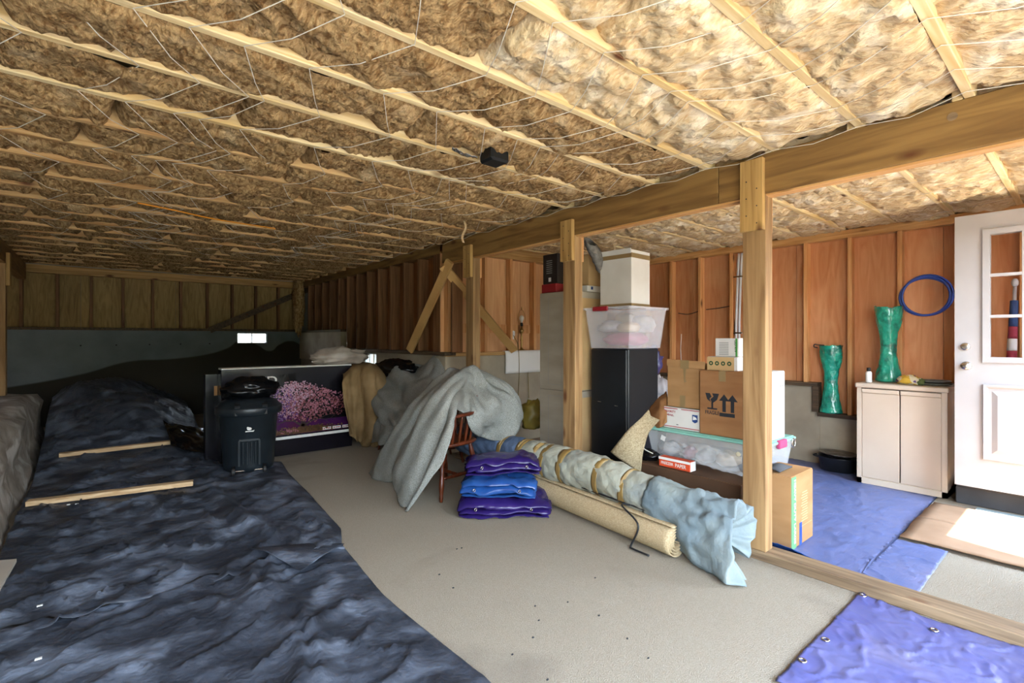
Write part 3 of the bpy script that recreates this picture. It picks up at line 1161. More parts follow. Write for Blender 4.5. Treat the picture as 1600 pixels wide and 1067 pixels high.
mb = MB()
mb.grid(loft([[(3.102, 1.34, .075), (3.104, 1.15, .068), (3.106, .92, .02)], [(3.125, 1.34, .055), (3.135, 1.14, .045), (3.125, .91, .016)], [(3.16, 1.34, .014), (3.19, 1.12, .013), (3.15, .90, .012)]], 10, 26, lambda u, v, p: .006 * fbm(u * 5, v * 12, 3)))
ob = mb.build('tarp_fold', 'tarp_bright', bpy.data.objects['blue_tarp'], smooth=True, solid=.002)
# flattened carton on the tarp
fc_ = thing('flattened_carton', (4.45, .5, .01), 'flattened cardboard carton lying on the blue tarp below the white door', 'cardboard')
for x0, x1, za, zb in ((3.955, 4.45, .014, .030), (4.455, 4.99, .030, .014)):
    mb = MB()
    gg = []
    for i in range(13):
        x = x0 + (x1 - x0) * i / 12
        z = za + (zb - za) * i / 12
        gg.append([Vector((x + .01 * fbm(y_ * 3, x), -.20 + 1.03 * j / 16 + .006 * fbm(x * 5, j), z + .006 + .005 * fbm(x * 4, j * .4))) for j, y_ in ((j, j * .06) for j in range(17))])
    mb.grid(gg)
    mb.build('carton_panel', 'cardboard_flat', fc_, smooth=True, solid=.005)
M('grey_strip', '#8a9592', rough=.5)
mb = MB()
mb.box((5.03, -.2, .008), (5.12, .60, .014))
ob = mb.build('plastic_strip', 'grey_strip')
tag(ob, 'pale grey plastic strip on the floor below the white door', 'strip')
mb = MB()
mb.box((5.20, YW, 0), (XR - .07, .735, .13))
ob = mb.build('floor_ledge', 'dark_grey', bevel=.006)
tag(ob, 'dark grey ledge along the floor under the open white door', 'ledge')

# loose boards
for p, q, z, lab, w in (((42, 786), (302, 754), .05, 'pale straight board lying on the black plastic nearest the camera', .075),
                        ((92, 711), (282, 689), .12, 'pale board on the plastic mound behind the other board', .07)):
    for it in range(8):
        a, b = pz(p[0], p[1], z), pz(q[0], q[1], z)
        z = max(hfar(a.x + (b.x - a.x) * k_ / 8, a.y + (b.y - a.y) * k_ / 8, .5, 0) for k_ in range(9)) * .6 + .4 * z + .012
    mb = MB()
    mb.bar(a, b, w, .038)
    ob = mb.build('loose_board', 'loose_board', bevel=.003)
    tag(ob, lab, 'board')
mb = MB()
q = [pz(26, 878, .045), pz(0, 924, .045), pz(-70, 935, .04), pz(-60, 885, .04)]
mb.add(q + [p + Vector((0, 0, .018)) for p in q], [(3, 2, 1, 0), (4, 5, 6, 7), (0, 1, 5, 4), (1, 2, 6, 5), (2, 3, 7, 6), (3, 0, 4, 7)])
ob = mb.build('wallboard_offcut', 'panel_white')
tag(ob, 'cut wall panel with a white edge on the black plastic at the picture edge', 'board')
for i, p in enumerate(((107, 788), (120, 787), (62, 946), (60, 1029))):
    mb = MB()
    c0 = pz(p[0], p[1], .06)
    mb.box(c0 - Vector((.010, .006, .002)), c0 + Vector((.010, .006, .002)))
    ob = mb.build('paper_scrap', 'white_print')
    tag(ob, ('tiny white paper scrap just in front of the nearer pale board', 'second tiny white scrap in front of the nearer pale board, toward the bin',
             'tiny white paper scrap on the black plastic below the cut panel', 'tiny white scrap on the black plastic, lowest one in the picture')[i], 'scrap', 'paper scraps on the plastic')
mb = MB()
mb.grid(lump((2.62, .10, .05), (.05, .035, .03), .5, 9, 10, 14, 3), closev=True)
ob = mb.build('dry_leaf', 'leaf_brown', smooth=True)
tag(ob, 'crumpled brown leaf on the sill at the picture edge', 'leaf')
for i in range(18):
    x, y = random.uniform(1.3, 2.9), random.uniform(.9, 2.6)
    if x < pl(y, EDGE) + .05:
        continue
    mb = MB()
    mb.grid(lump((x, y, .003), (.006, .004, .003), .4, i, 5, 7, 3), closev=True)
    ob = mb.build('dirt_crumb', 'ink')
    tag(ob, 'tiny dark dirt crumb on the pale carpet', 'crumb', 'dirt crumbs on the carpet')

# ---------------------------------------------------------------- cartons and boxes
UX, UY, UZ = Vector((1, 0, 0)), Vector((0, 1, 0)), Vector((0, 0, 1))


def carton(name, label, cat, x0, x1, y0, y1, z0, z1, mat, tape=None, group=None, seam=True):
    t = thing(name, ((x0 + x1) / 2, (y0 + y1) / 2, z0), label, cat, group)
    mb = MB()
    mb.box((x0, y0, z0), (x1, y1, z1))
    mb.build('carton_body', mat, t, bevel=.004)
    if seam:
        ym = (y0 + y1) / 2
        for a, b in ((y0 + .004, ym - .001), (ym + .001, y1 - .004)):
            mb = MB()
            mb.box((x0 + .004, a, z1 + .0002), (x1 - .004, b, z1 + .004))
            mb.build('top_flap', mat, t)
    if tape:
        ym = (y0 + y1) / 2
        mb = MB()
        mb.box((x0 - .0012, ym - .025, z1 - .07), (x0 - .0002, ym + .025, z1 + .0045))
        mb.build('tape_strip', tape, t)
        mb = MB()
        mb.box((x0 - .0012, ym - .025, z1 + .0046), (x1, ym + .025, z1 + .0054))
        mb.build('tape_strip', tape, t)
    return t


ny = -UY          # reading direction on a face that looks toward -X runs along -Y
# dark carton under the shallow tote
carton('storage_carton', 'dark brown carton on the floor under the teal-lidded tote', 'carton', 3.12, 3.84, 1.46, 2.36, .01, .36, 'carton_dark')

# shallow tote with teal lid
tt = thing('storage_tote', (3.6, 1.87, .366), 'shallow clear plastic tote with a teal lid under the stacked cartons', 'tote')
x0, x1, y0, y1, z0, z1 = 3.37, 3.83, 1.42, 2.33, .366, .575


def shell(x0, x1, y0, y1, z0, z1, t, inset):
    """an open-topped tapered tub"""
    mb = MB()
    o0 = [(x0 + inset, y0 + inset, z0), (x1 - inset, y0 + inset, z0), (x1 - inset, y1 - inset, z0), (x0 + inset, y1 - inset, z0)]
    o1 = [(x0, y0, z1), (x1, y0, z1), (x1, y1, z1), (x0, y1, z1)]
    i1 = [(x0 + t, y0 + t, z1), (x1 - t, y0 + t, z1), (x1 - t, y1 - t, z1), (x0 + t, y1 - t, z1)]
    i0 = [(x0 + inset + t, y0 + inset + t, z0 + t), (x1 - inset - t, y0 + inset + t, z0 + t), (x1 - inset - t, y1 - inset - t, z0 + t), (x0 + inset + t, y1 - inset - t, z0 + t)]
    f = [(3, 2, 1, 0)]
    for k in range(4):
        q = (k + 1) % 4
        f += [(k, q, 4 + q, 4 + k), (4 + k, 4 + q, 8 + q, 8 + k), (8 + k, 8 + q, 12 + q, 12 + k)]
    f.append((12, 13, 14, 15))
    return mb.add(o0 + o1 + i1 + i0, f)


shell(x0, x1, y0, y1, z0, z1, .004, .03).build('tub', 'clear_plastic', tt)
mb = MB()
mb.box((x0 - .015, y0 - .015, z1), (x1 + .015, y1 + .015, z1 + .018))
mb.box((x0 - .005, y0 - .005, z1 + .018), (x1 + .005, y1 + .005, z1 + .026))
mb.build('lid', 'teal_lid', tt, bevel=.004)
mb = MB()
mb.box((x0 + .17, y0 - .028, z1 - .03), (x0 + .29, y0 - .001, z1 + .026))
mb.build('latch', 'pink_cloth', tt, bevel=.005)
mb = MB()
mb.tube([(x1 - .04 + .03 * math.sin(a * .45), y0 - .018, z1 - .02 + .03 * math.cos(a * .45)) for a in range(14)], .005, 6, closed=True)
mb.build('handle_ring', 'nickel', tt, smooth=True)
for k, (yy, sz, mt, nm, lab) in enumerate((
        (1.55, (.06, .05, .05), 'white_print', 'wrapped_bundle', 'small white wrapped bundle in the shallow tote near the post'),
        (1.73, (.09, .08, .06), 'beige_cloth', 'wrapped_bundle', 'beige cloth bundle inside the shallow tote under the fragile carton'),
        (1.90, (.09, .07, .05), 'grey_wrap', 'wrapped_bundle', 'grey bubble-wrapped bundle inside the shallow tote'),
        (2.03, (.07, .05, .05), 'pink_cloth', 'wrapped_bundle', 'pink cloth bundle inside the shallow teal-lidded tote'),
        (2.2, (.10, .09, .06), 'grey_wrap', 'wrapped_bundle', 'pale wrapped bundle at the far end of the shallow tote'))):
    mb = MB()
    mb.grid(lump((3.50, yy, .371 + sz[2] * .76 + .004), sz, .22, 20 + k, fq=2.6), closev=True)
    ob = mb.build(nm, mt, smooth=True)
    tag(ob, lab, 'bundle')
poly([rect(-.02, -.02, .02, .02)], (x0 + .010, 2.19, .52), (0, -.95, -.3), (0, -.3, .95), 'white_print', tt, 'price_sticker', push=.004)
poly([ngon(0, 0, .016)], (x0 + .012, 1.60, .50), -UY, UZ, 'floral', tt, 'round_sticker', push=.004)

# clear film hanging in front of the tote
mb = MB()
rows = [[(3.345, 2.14, .50), (3.335, 1.98, .50), (3.34, 1.80, .52), (3.345, 1.62, .47)], [(3.29, 2.12, .485), (3.25, 1.95, .475), (3.24, 1.78, .46), (3.27, 1.55, .43)],
        [(3.20, 2.08, .47), (3.16, 1.90, .455), (3.16, 1.72, .42), (3.21, 1.47, .385)]]
mb.grid(loft(rows, 30, 40, lambda u, v, p: .02 * (1 - 2 * abs(noise.noise((u * 4, v * 9, 3)))) + .01 * fbm(u * 9, v * 14, 8)))
ob = mb.build('plastic_film', 'clear_film', smooth=True)
tag(ob, 'crumpled clear plastic film hanging over the front of the shallow tote', 'plastic film')

# red box of paper
pbx = carton('paper_box', 'long red and white box of paper on the dark carton', 'box', 3.15, 3.22, 1.83, 2.08, .366, .435, 'ink_orange', seam=False)
poly([rect(0, 0, .25, .018)], (3.15, 2.08, .417), ny, UZ, 'white_print', pbx, 'white_band')
poly([rect(0, .002, .07, .068)], (3.152, 1.83, .366), UX, UZ, 'white_print', pbx, 'end_panel')
text('PAPER', (3.15, 1.945, .381), ny, UZ, .026, 'white_print', pbx, width=.085)
text('FREEZER', (3.15, 2.06, .385), ny, UZ, .020, 'white_print', pbx, width=.10)
# black bag with a white cord left of it
mb = MB()
mb.grid(lump((3.24, 2.24, .40), (.07, .10, .045), .3, 33, fq=3), closev=True)
ob = mb.build('black_bag', 'black_gloss', smooth=True)
tag(ob, 'small black bag with white cord beside the paper box', 'bag')
mb = MB()
mb.tube(cr([(3.21, 2.30, .46), (3.175, 2.25, .472), (3.165, 2.20, .455), (3.165, 2.14, .44)], 16), .004, 6)
mb.build('cord', 'white_wire', ob, smooth=True)

# priority mail box and tall carton
ZL = .603
pm = carton('mail_box', 'white postal box with red stripes under the tall plain carton', 'box', 3.40, 3.66, 1.90, 2.20, ZL, .765, 'white_box', seam=False)
poly([rect(.0, .150, .12, .156), rect(.15, .150, .297, .156), rect(.0, .012, .297, .018)], (3.40, 2.199, ZL), ny, UZ, 'ink_red', pm, 'red_stripe')
text('PRIORITY', (3.40, 2.19, .722), ny, UZ, .018, 'ink_red', pm, width=.095)
text('MAIL', (3.40, 2.175, .697), ny, UZ, .016, 'ink_red', pm, width=.065)
poly([[(0, .012), (.022, 0), (.044, .012), (.044, .062), (0, .062)]], (3.40, 1.958, .665), ny, UZ, 'ink_blue', pm, 'blue_emblem')
poly([[(.006, .022), (.040, .030), (.030, .044), (.008, .052)]], (3.3995, 1.958, .665), ny, UZ, 'white_print', pm, 'eagle_mark')
poly([rect(0, 0, .018, .005)], (3.40, 2.09, .634), ny, UZ, 'ink', pm, 'ink_dash')
tcb = carton('tall_carton', 'plain brown carton with an open flap on the white postal box', 'carton', 3.41, 3.68, 1.905, 2.175, .770, 1.10, 'carton', seam=False)
mb = MB()
mb.add([(3.405, 2.175, 1.085), (3.405, 1.86, 1.07), (3.41, 1.86, 1.125), (3.41, 2.175, 1.135), (3.40, 2.175, 1.085), (3.40, 1.86, 1.07), (3.405, 1.86, 1.125), (3.405, 2.175, 1.135)],
       [(3, 2, 1, 0), (4, 5, 6, 7), (0, 1, 5, 4), (1, 2, 6, 5), (2, 3, 7, 6), (3, 0, 4, 7)])
mb.build('raised_flap', 'carton', tcb)
poly([[(.135, .33), (.165, .33), (.155, .22), (.165, .195), (.145, .19)]], (3.41, 2.175, .772), ny, UZ, 'carton_tape', tcb, 'tape_strip')
poly([rect(.11, 0, .155, .09)], (3.41, 2.175, .772), ny, UZ, 'carton_tape', tcb, 'tape_strip')
poly([rect(.12, .295, .19, .36)], (3.3995, 2.175, .772), ny, UZ, 'carton_tape', tcb, 'tape_strip')

# fragile carton
fg = carton('fragile_carton', 'brown carton printed FRAGILE with a broken glass and two arrows', 'carton', 3.38, 3.70, 1.545, 1.888, ZL, 1.062, 'carton_brown', tape='carton_tape')
o = Vector((3.38, 1.888, ZL))
W_ = .283


def glass(ox, oy, s):
    return [[(ox, oy + s), (ox + .03 * s / .1 * 1.0, oy + s), (ox + .042 * s / .1, oy + .78 * s), (ox + .028 * s / .1, oy + .66 * s), (ox + .036 * s / .1, oy + .44 * s), (ox + .012 * s / .1, oy + .62 * s)],
            [(ox + .045 * s / .1, oy + s), (ox + .09 * s / .1, oy + s), (ox + .078 * s / .1, oy + .62 * s), (ox + .05 * s / .1, oy + .40 * s), (ox + .042 * s / .1, oy + .44 * s), (ox + .034 * s / .1, oy + .62 * s), (ox + .054 * s / .1, oy + .80 * s)],
            rect(ox + .040 * s / .1, oy + .06 * s, ox + .052 * s / .1, oy + .46 * s), rect(ox + .014 * s / .1, oy, ox + .078 * s / .1, oy + .09 * s)]


def arrow(ox, oy, s):
    return [[(ox, oy + .62 * s), (ox + .03 * s / .1, oy + s), (ox + .06 * s / .1, oy + .62 * s)], rect(ox + .020 * s / .1, oy, ox + .040 * s / .1, oy + .62 * s)]


poly(glass(.045, .185, .115), o, ny, UZ, 'ink', fg, 'broken_glass_mark')
poly(arrow(.148, .175, .125) + arrow(.208, .175, .125), o, ny, UZ, 'ink', fg, 'arrow_mark')
text('FRAGILE', o + ny * .045 + UZ * .148, ny, UZ, .026, 'ink', fg, width=.105)
poly([rect(.152, .142, .262, .168)], o, ny, UZ, 'ink', fg, 'ink_bar')

wc = carton('white_carton', 'bright white carton behind the thick post, standing on the teal lid', 'carton', 3.38, 3.70, 1.425, 1.540, ZL, 1.066, 'white_box', tape=None)
o = Vector((3.38, 1.425, ZL))
poly(glass(.215, .33, .05), o, UX, UZ, 'ink_grey', wc, 'broken_glass_mark')
poly(arrow(.258, .33, .05) + arrow(.285, .33, .05), o, UX, UZ, 'ink_grey', wc, 'arrow_mark')
poly([rect(.20, .22, .29, .224), rect(.20, .19, .27, .194), rect(.21, .06, .29, .064), rect(.21, .05, .26, .054)], o, UX, UZ, 'ink_grey', wc, 'print_line')
text('CLE', o + UX * .22 + UZ * .235, UX, UZ, .016, 'ink_grey', wc)

# white carton with icons, small green-edged box
ic = carton('icon_box', 'low white box with four round green icons on the fragile carton', 'box', 3.41, 3.72, 1.62, 1.845, 1.068, 1.165, 'white_box', seam=False)
poly([rect(0, 0, .20, .095)], (3.41, 1.845, 1.068), ny, UZ, 'kraft', ic, 'kraft_panel')
for k in range(4):
    poly([ngon(.03 + .045 * k, .05, .016)], (3.4095, 1.845, 1.068), ny, UZ, 'ink_darkgreen', ic, 'icon')
    poly([ngon(.03 + .045 * k, .05, .007, 5)], (3.409, 1.845, 1.068), ny, UZ, 'kraft', ic, 'icon_centre')
gb = carton('small_box', 'small white box with a green stripe on top of the icon box', 'box', 3.44, 3.56, 1.625, 1.80, 1.167, 1.298, 'white_box', seam=False)
poly([rect(.15, 0, .163, .13)], (3.44, 1.80, 1.167), ny, UZ, 'ink_green', gb, 'green_stripe')
poly([rect(.03, .012 + .012 * k, .10, .017 + .012 * k) for k in range(8)], (3.44, 1.80, 1.167), ny, UZ, 'ink_grey', gb, 'print_line')
text('LED A19', (3.44, 1.80 - .142, 1.167 + .115), -UZ, -UY, .014, 'ink_darkgreen', gb, width=.08)

# heavy duty carton
hd_ = carton('heavy_duty_carton', 'kraft carton printed HEAVY DUTY LARGE standing on the blue tarp', 'carton', 3.21, 3.56, 1.20, 1.415, .012, .452, 'carton', tape=None)
o = Vector((3.21, 1.20, .012))
poly([rect(.0, .0, .075, .44)], o, UX, UZ, 'ink_pale_green', hd_, 'green_band')
text('HEAVY DUTY LARGE', o + UX * .042 + UZ * .42 - UY * .0004, -UZ, UX, .026, 'white_print', hd_, width=.39)
poly([rect(.15 + .01 * (k % 3), .26 + .016 * k - .12, .26 - .01 * (k % 2), .266 + .016 * k - .12) for k in range(12)] + [rect(.15, .11, .33, .113)], o, UX, UZ, 'kraft', hd_, 'print_line')
poly([rect(.125, .0, .165, .14)], o, UX, UZ, 'hose_blue', hd_, 'blue_tape')
poly([rect(.03, .38, .06, .41)], Vector((3.21, 1.39, .012)), ny, UZ, 'white_print', hd_, 'barcode_sticker')
mb = MB()
mb.grid(loft([[(3.24, 1.36, .462), (3.33, 1.36, .48), (3.40, 1.35, .464)], [(3.24, 1.32, .475), (3.32, 1.31, .495), (3.42, 1.31, .468)], [(3.245, 1.28, .462), (3.32, 1.275, .468), (3.44, 1.28, .463)]], 12, 20))
ob = mb.build('baseball_cap', 'dark_grey', smooth=True, solid=.008)
tag(ob, 'flat dark grey cap lying on the heavy duty carton', 'cap')

# black cabinet, milky tote on it, white tall carton on the tote
bc = thing('file_cabinet', (3.72, 2.82, 0), 'tall glossy black cabinet under the milky storage tote', 'cabinet')
mb = MB()
mb.box((3.515, 2.62, .03), (3.96, 3.04, 1.205))
mb.build('cabinet_body', 'black_metal', bc, bevel=.008)
d_ = part(bc, 'cabinet_door', 'black_metal', (3.498, 2.632, .05), (3.515, 3.028, 1.195), .005)
for yv, zv in ((2.93, .72), (2.74, .70)):
    q = MB()
    q.box((3.4955, yv - .02, zv), (3.4985, yv + .02, zv + .004))
    q.build('door_badge', 'nickel', d_)
part(bc, 'plinth', 'black_rubber', (3.53, 2.63, 0), (3.95, 3.03, .03))

mt_ = thing('storage_tote', (3.73, 2.82, 1.207), 'milky plastic tote of linens with a red handle on the black cabinet', 'tote')
x0, x1, y0, y1, z0, z1 = 3.45, 4.00, 2.56, 3.06, 1.207, 1.575
shell(x0, x1, y0, y1, z0, z1, .005, .04).build('tub', 'tote_milky', mt_)
mb = MB()
for a, b in (((x0 - .015, y0 - .015, z1 - .02), (x1 + .015, y0 + .002, z1)), ((x0 - .015, y1 - .002, z1 - .02), (x1 + .015, y1 + .015, z1)), ((x0 - .015, y0, z1 - .02), (x0 + .002, y1, z1)), ((x1 - .002, y0, z1 - .02), (x1 + .015, y1, z1))):
    mb.box(a, b)
mb.build('rim', 'tote_milky', mt_)
mb = MB()
mb.box((x0 - .03, 2.78, z1 - .035), (x0 - .008, 2.95, z1 + .006))
mb.build('handle', 'red_plastic', mt_, bevel=.006)
for k, (c0, sz, mt, nm, lab) in enumerate((
        ((3.72, 2.80, 1.285), (.20, .19, .07), 'pink_cloth', 'folded_cloth', 'dark pink folded cloth at the bottom of the milky tote'),
        ((3.66, 2.90, 1.40), (.15, .11, .06), 'grey_wrap', 'wrapped_bundle', 'pale grey wrapped bundle in the middle of the milky tote'),
        ((3.85, 2.70, 1.42), (.12, .10, .09), 'grey_wrap', 'wrapped_bundle', 'puffy clear-wrapped bundle in the near corner of the milky tote'),
        ((3.62, 2.70, 1.39), (.10, .10, .05), 'beige_cloth', 'folded_cloth', 'beige folded cloth against the front of the milky tote'),
        ((3.86, 2.90, 1.45), (.12, .11, .09), 'beige_cloth', 'folded_cloth', 'cream cloth heaped at the back of the milky tote'))):
    mb = MB()
    mb.grid(lump(c0, sz, .2, 50 + k, fq=2.4), closev=True)
    ob = mb.build(nm, mt, smooth=True)
    tag(ob, lab, 'bundle')

wt = thing('white_tall_carton', (3.72, 2.84, 1.58), 'tall white carton with brown taped top on the milky tote', 'carton')
rotm = Matrix.Translation((3.74, 2.83, 1.578)) @ Matrix.Rotation(R(3), 4, 'Z')
mb = MB()
mb.box((-.15, -.17, 0), (.15, .17, .475), mat=rotm)
mb.build('carton_body', 'white_box', wt, bevel=.004)
mb = MB()
mb.box((-.1512, -.1712, .435), (.1512, .1712, .4765), mat=rotm)
mb.build('tape_band', 'carton_tape', wt)
mb = MB()
mb.box((-.1512, -.1712, -.0), (.1512, .1712, .03), mat=rotm)
mb.build('tape_band', 'carton_tape', wt)
mb = MB()
mb.box((-.148, -.172, .476), (-.142, .172, .52), mat=rotm @ Matrix.Rotation(R(-2), 4, 'Y'))
mb.box((-.148, -.168, .476), (.15, -.164, .505), mat=rotm)
mb.build('raised_flap', 'white_box', wt)

# grey carton tower with things on it
for a, b, lab in ((0, .80, 'grey carton on the floor, the lower one of the tower behind the post'), (.803, 1.735, 'grey carton with the red box on it, upper one of the tower behind the post')):
    t = carton('grey_carton', lab, 'carton', 3.35, 3.83, 3.11, 3.565, a, b, 'carton_grey', seam=(b > 1))
    poly([rect(.12, .05, .124, b - a - .05), rect(.30, .05, .303, b - a - .05), rect(.12, .05, .30, .053), rect(.12, b - a - .053, .30, b - a - .05)], (3.35, 3.565, a), ny, UZ, 'ink_grey', t, 'crease_line')
    part(t, 'end_panel', 'kraft', (3.36, 3.104, a + .01), (3.825, 3.1095, b - .06), 0)
carton('red_box', 'flat red box on the grey carton tower under the dark box', 'box', 3.36, 3.56, 3.35, 3.55, 1.742, 1.825, 'red_carton', seam=False)
db = carton('dark_box', 'dark printed box with a white label on the flat red box', 'box', 3.37, 3.55, 3.34, 3.54, 1.827, 2.115, 'dark_carton', seam=False)
poly([rect(.08, .02, .115, .06)], (3.37, 3.54, 1.827), ny, UZ, 'white_print', db, 'white_label')
poly([rect(.05, .10 + .02 * k, .13, .108 + .02 * k) for k in range(7)], (3.37, 3.54, 1.827), ny, UZ, 'ink_grey', db, 'print_line')
wb_ = carton('shallow_box', 'shallow white box on the grey carton tower beside the post', 'box', 3.55, 3.84, 3.12, 3.32, 1.742, 1.80, 'white_box', seam=False)
part(wb_, 'corner_sticker', 'ink_blue', (3.60, 3.1185, 1.762), (3.63, 3.1198, 1.79), 0)
carton('kraft_box', 'kraft box standing on the shallow white box beside the post', 'box', 3.58, 3.82, 3.13, 3.33, 1.802, 2.10, 'kraft', seam=False)
mb = MB()
a, b = Vector((3.45, 3.0, 2.18)), Vector((3.63, 3.02, 1.93))
rows = []
for k in range(5):
    cpt = a.lerp(b, k / 4) + Vector((0, .0, .02 * math.sin(k)))
    rr = (.07, .105, .10, .075, .05)[k]
    rows.append([cpt + Vector((rr * math.cos(t_ * math.pi / 6) * .9, rr * math.sin(t_ * math.pi / 6) * .6, rr * math.sin(t_ * math.pi / 6) * .6)) for t_ in range(12)])
gg = [[rows[i][j] for j in range(12)] for i in range(5)]
cols = [cr([gg[i][j] for i in range(5)], 22) for j in range(12)]
gg = [[cols[j][i] + Vector((.014 * fbm(i * .6, j * .9, 4), 0, .014 * fbm(i * .7, j * .8, 9))) for j in range(12)] for i in range(22)]
mb.grid(gg, closev=True)
ob = mb.build('hanging_garment', 'denim', smooth=True)
tag(ob, 'grey garment hanging down beside the kraft box and white carton', 'garment')
mb = MB()
mb.grid(lump((3.655, 3.01, 1.905), (.03, .015, .022), .2, 3, 8, 12), closev=True)
mb.build('white_cuff', 'white_print', ob, smooth=True)

# purple bag and grey bag behind the black cabinet
for c0, sz, mt, lab in (((4.15, 2.85, 1.06), (.10, .12, .16), 'purple_bag', 'crinkled purple plastic bag behind the black cabinet'),
                        ((4.10, 2.72, .80), (.09, .10, .14), 'grey_wrap', 'pale wrapped bag behind the black cabinet under the purple bag')):
    mb = MB()
    mb.grid(lump(c0, sz, .3, c0[2] * 9, 18, 24, 3), closev=True)
    ob = mb.build('plastic_bag', mt, smooth=True)
    tag(ob, lab, 'bag')
carton('support_carton', 'low brown carton behind the black cabinet holding the bags', 'carton', 3.98, 4.35, 2.55, 3.0, .005, .66, 'carton_dark', seam=False)
# brown paper bag left of the postal box
mb = MB()
rows = [[px(1016, 640, 3.5), px(1028, 625, 3.5), px(1042, 612, 3.55)], [px(1018, 655, 3.42), px(1030, 640, 3.4), px(1043, 625, 3.45)], [px(1020, 668, 3.4), px(1032, 668, 3.36), px(1042, 660, 3.38)]]
mb.grid(loft(rows, 14, 14, lambda u, v, p: .012 * fbm(u * 4, v * 4, 3)))
ob = mb.build('paper_bag', 'carton_brown', smooth=True, solid=.01)
tag(ob, 'crumpled brown paper bag tucked beside the white postal box', 'bag')
# woven mat standing behind the blanket roll
mb = MB()
rows = [[px(955, 706, 3.02), px(968, 690, 3.03), px(983, 672, 3.08), px(1003, 652, 3.18), px(1013, 640, 3.22)],
        [px(978, 722, 3.03), px(988, 705, 3.04), px(998, 688, 3.08), px(1006, 668, 3.16), px(1018, 650, 3.22)],
        [px(1000, 740, 3.05), px(1003, 722, 3.06), px(1006, 700, 3.10), px(1012, 675, 3.2), px(1030, 655, 3.26)]]
mb.grid(loft(rows, 16, 30, lambda u, v, p: .012 * math.sin(u * 5 + v * 3)))
ob = mb.build('woven_mat', 'mesh_mat', smooth=True, solid=.008)
tag(ob, 'beige woven mat standing up between the taped roll and the tote', 'mat')

# ---------------------------------------------------------------- beige two-door cabinet and what stands on it
cb = thing('utility_cabinet', (5.42, 1.09, 0), 'beige plastic utility cabinet with two doors beside the white door', 'cabinet')
X0, X1, Y0, Y1, H = 5.20, 5.635, .785, 1.40, .90
mb = MB()
mb.box((X0 + .02, Y0, .012), (X1, Y0 + .02, H - .04)).box((X0 + .02, Y1 - .02, .012), (X1, Y1, H - .04)).box((X1 - .02, Y0, .012), (X1, Y1, H - .04)).box((X0 + .02, Y0, .012), (X1, Y1, .07))
mb.box((X0 + .008, Y0, .012), (X0 + .03, Y0 + .035, H - .04)).box((X0 + .008, Y1 - .035, .012), (X0 + .03, Y1, H - .04)).box((X0 + .008, Y0, .012), (X0 + .03, Y1, .06))
mb.build('cabinet_body', 'beige_plastic', cb)
part(cb, 'cabinet_top', 'beige_plastic', (X0 - .012, Y0 - .012, H - .04), (X1 + .005, Y1 + .012, H), .008)
ym = (Y0 + Y1) / 2
for a, b in ((Y0 + .037, ym - .004), (ym + .004, Y1 - .037)):
    d_ = part(cb, 'cabinet_door', 'beige_plastic', (X0 + .012, a, .066), (X0 + .03, b, H - .085), .004)
    q = MB()
    q.box((X0 + .001, a, H - .083), (X0 + .02, b, H - .048))
    q.build('grip_rail', 'beige_plastic', d_, bevel=.004)


def vase(loc, h, flat, seed, label):
    prof = [(.075, 0), (.098, .01), (.092, .05), (.078, .13), (.062, .24), (.057, .32), (.066, .44), (.088, .53), (.098, .60), (.100, .66), (.102, .69), (.094, .69), (.090, .62), (.076, .52), (.055, .44)]

    def fn(p, a, z):
        k = 1 + .09 * fbm(math.cos(a) * 1.6 + seed, math.sin(a) * 1.6, z * 7) + .05 * (1 - 2 * abs(noise.noise((a * 1.5 + z * 6, z * 9, seed))))
        return Vector((p.x * k * flat, p.y * k, z * h / .69 + (.02 * fbm(a, seed, 2) if z > .6 else 0)))
    pf = []
    for (r0, z0_), (r1, z1_) in zip(prof, prof[1:]):
        for q in range(5):
            pf.append((r0 + (r1 - r0) * q / 5, z0_ + (z1_ - z0_) * q / 5))
    pf.append(prof[-1])
    mb = MB()
    mb.lathe(pf, loc, 40, fn=fn)
    ob = mb.build('glass_vase', 'teal_glass', smooth=True, origin=loc)
    tag(ob, label, 'vase')
    return ob


vase((5.665, 1.745, .542), .68, .75, 3, 'tall teal crackled vase on the low sill left of the beige cabinet')
vase((5.50, 1.235, .902), .68, 1.0, 8, 'tall teal crackled vase standing on top of the beige cabinet')
wrl = MB()
wrl.tube(cr([(5.65, 1.86, 1.20), (5.64, 1.89, 1.21), (5.64, 1.885, 1.235), (5.65, 1.86, 1.23), (5.65, 1.80, 1.225)], 20), .006, 6)
ob = wrl.build('iron_scroll', 'black_wire', smooth=True)
tag(ob, 'small curled iron scroll beside the rim of the lower teal vase', 'scroll')

bt = thing('small_bottle', (5.30, 1.335, .902), 'small white bottle with a black cap on the beige cabinet', 'bottle')
mb = MB()
mb.lathe([(.022, 0), (.024, .004), (.024, .085), (.018, .097), (.012, .10)], (5.30, 1.335, .902), 20)
mb.build('bottle_body', 'white_print', bt, smooth=True)
mb = MB()
mb.lathe([(.015, .10), (.016, .102), (.016, .13), (.014, .132)], (5.30, 1.335, .902), 16)
mb.build('cap', 'black_rubber', bt, smooth=True)
mb = MB()
mb.grid(lump((5.33, 1.05, .935), (.06, .085, .045), .28, 5, 16, 24, 2.4), closev=True)
ob = mb.build('floral_cloth', 'floral', smooth=True)
tag(ob, 'crumpled cream cloth with yellow flowers on the beige cabinet', 'cloth')
mb = MB()
mb.grid(lump((5.32, .975, .925), (.03, .03, .03), .4, 6, 10, 14, 3), closev=True)
mb.build('green_leaf', 'leaf_green', ob, smooth=True)
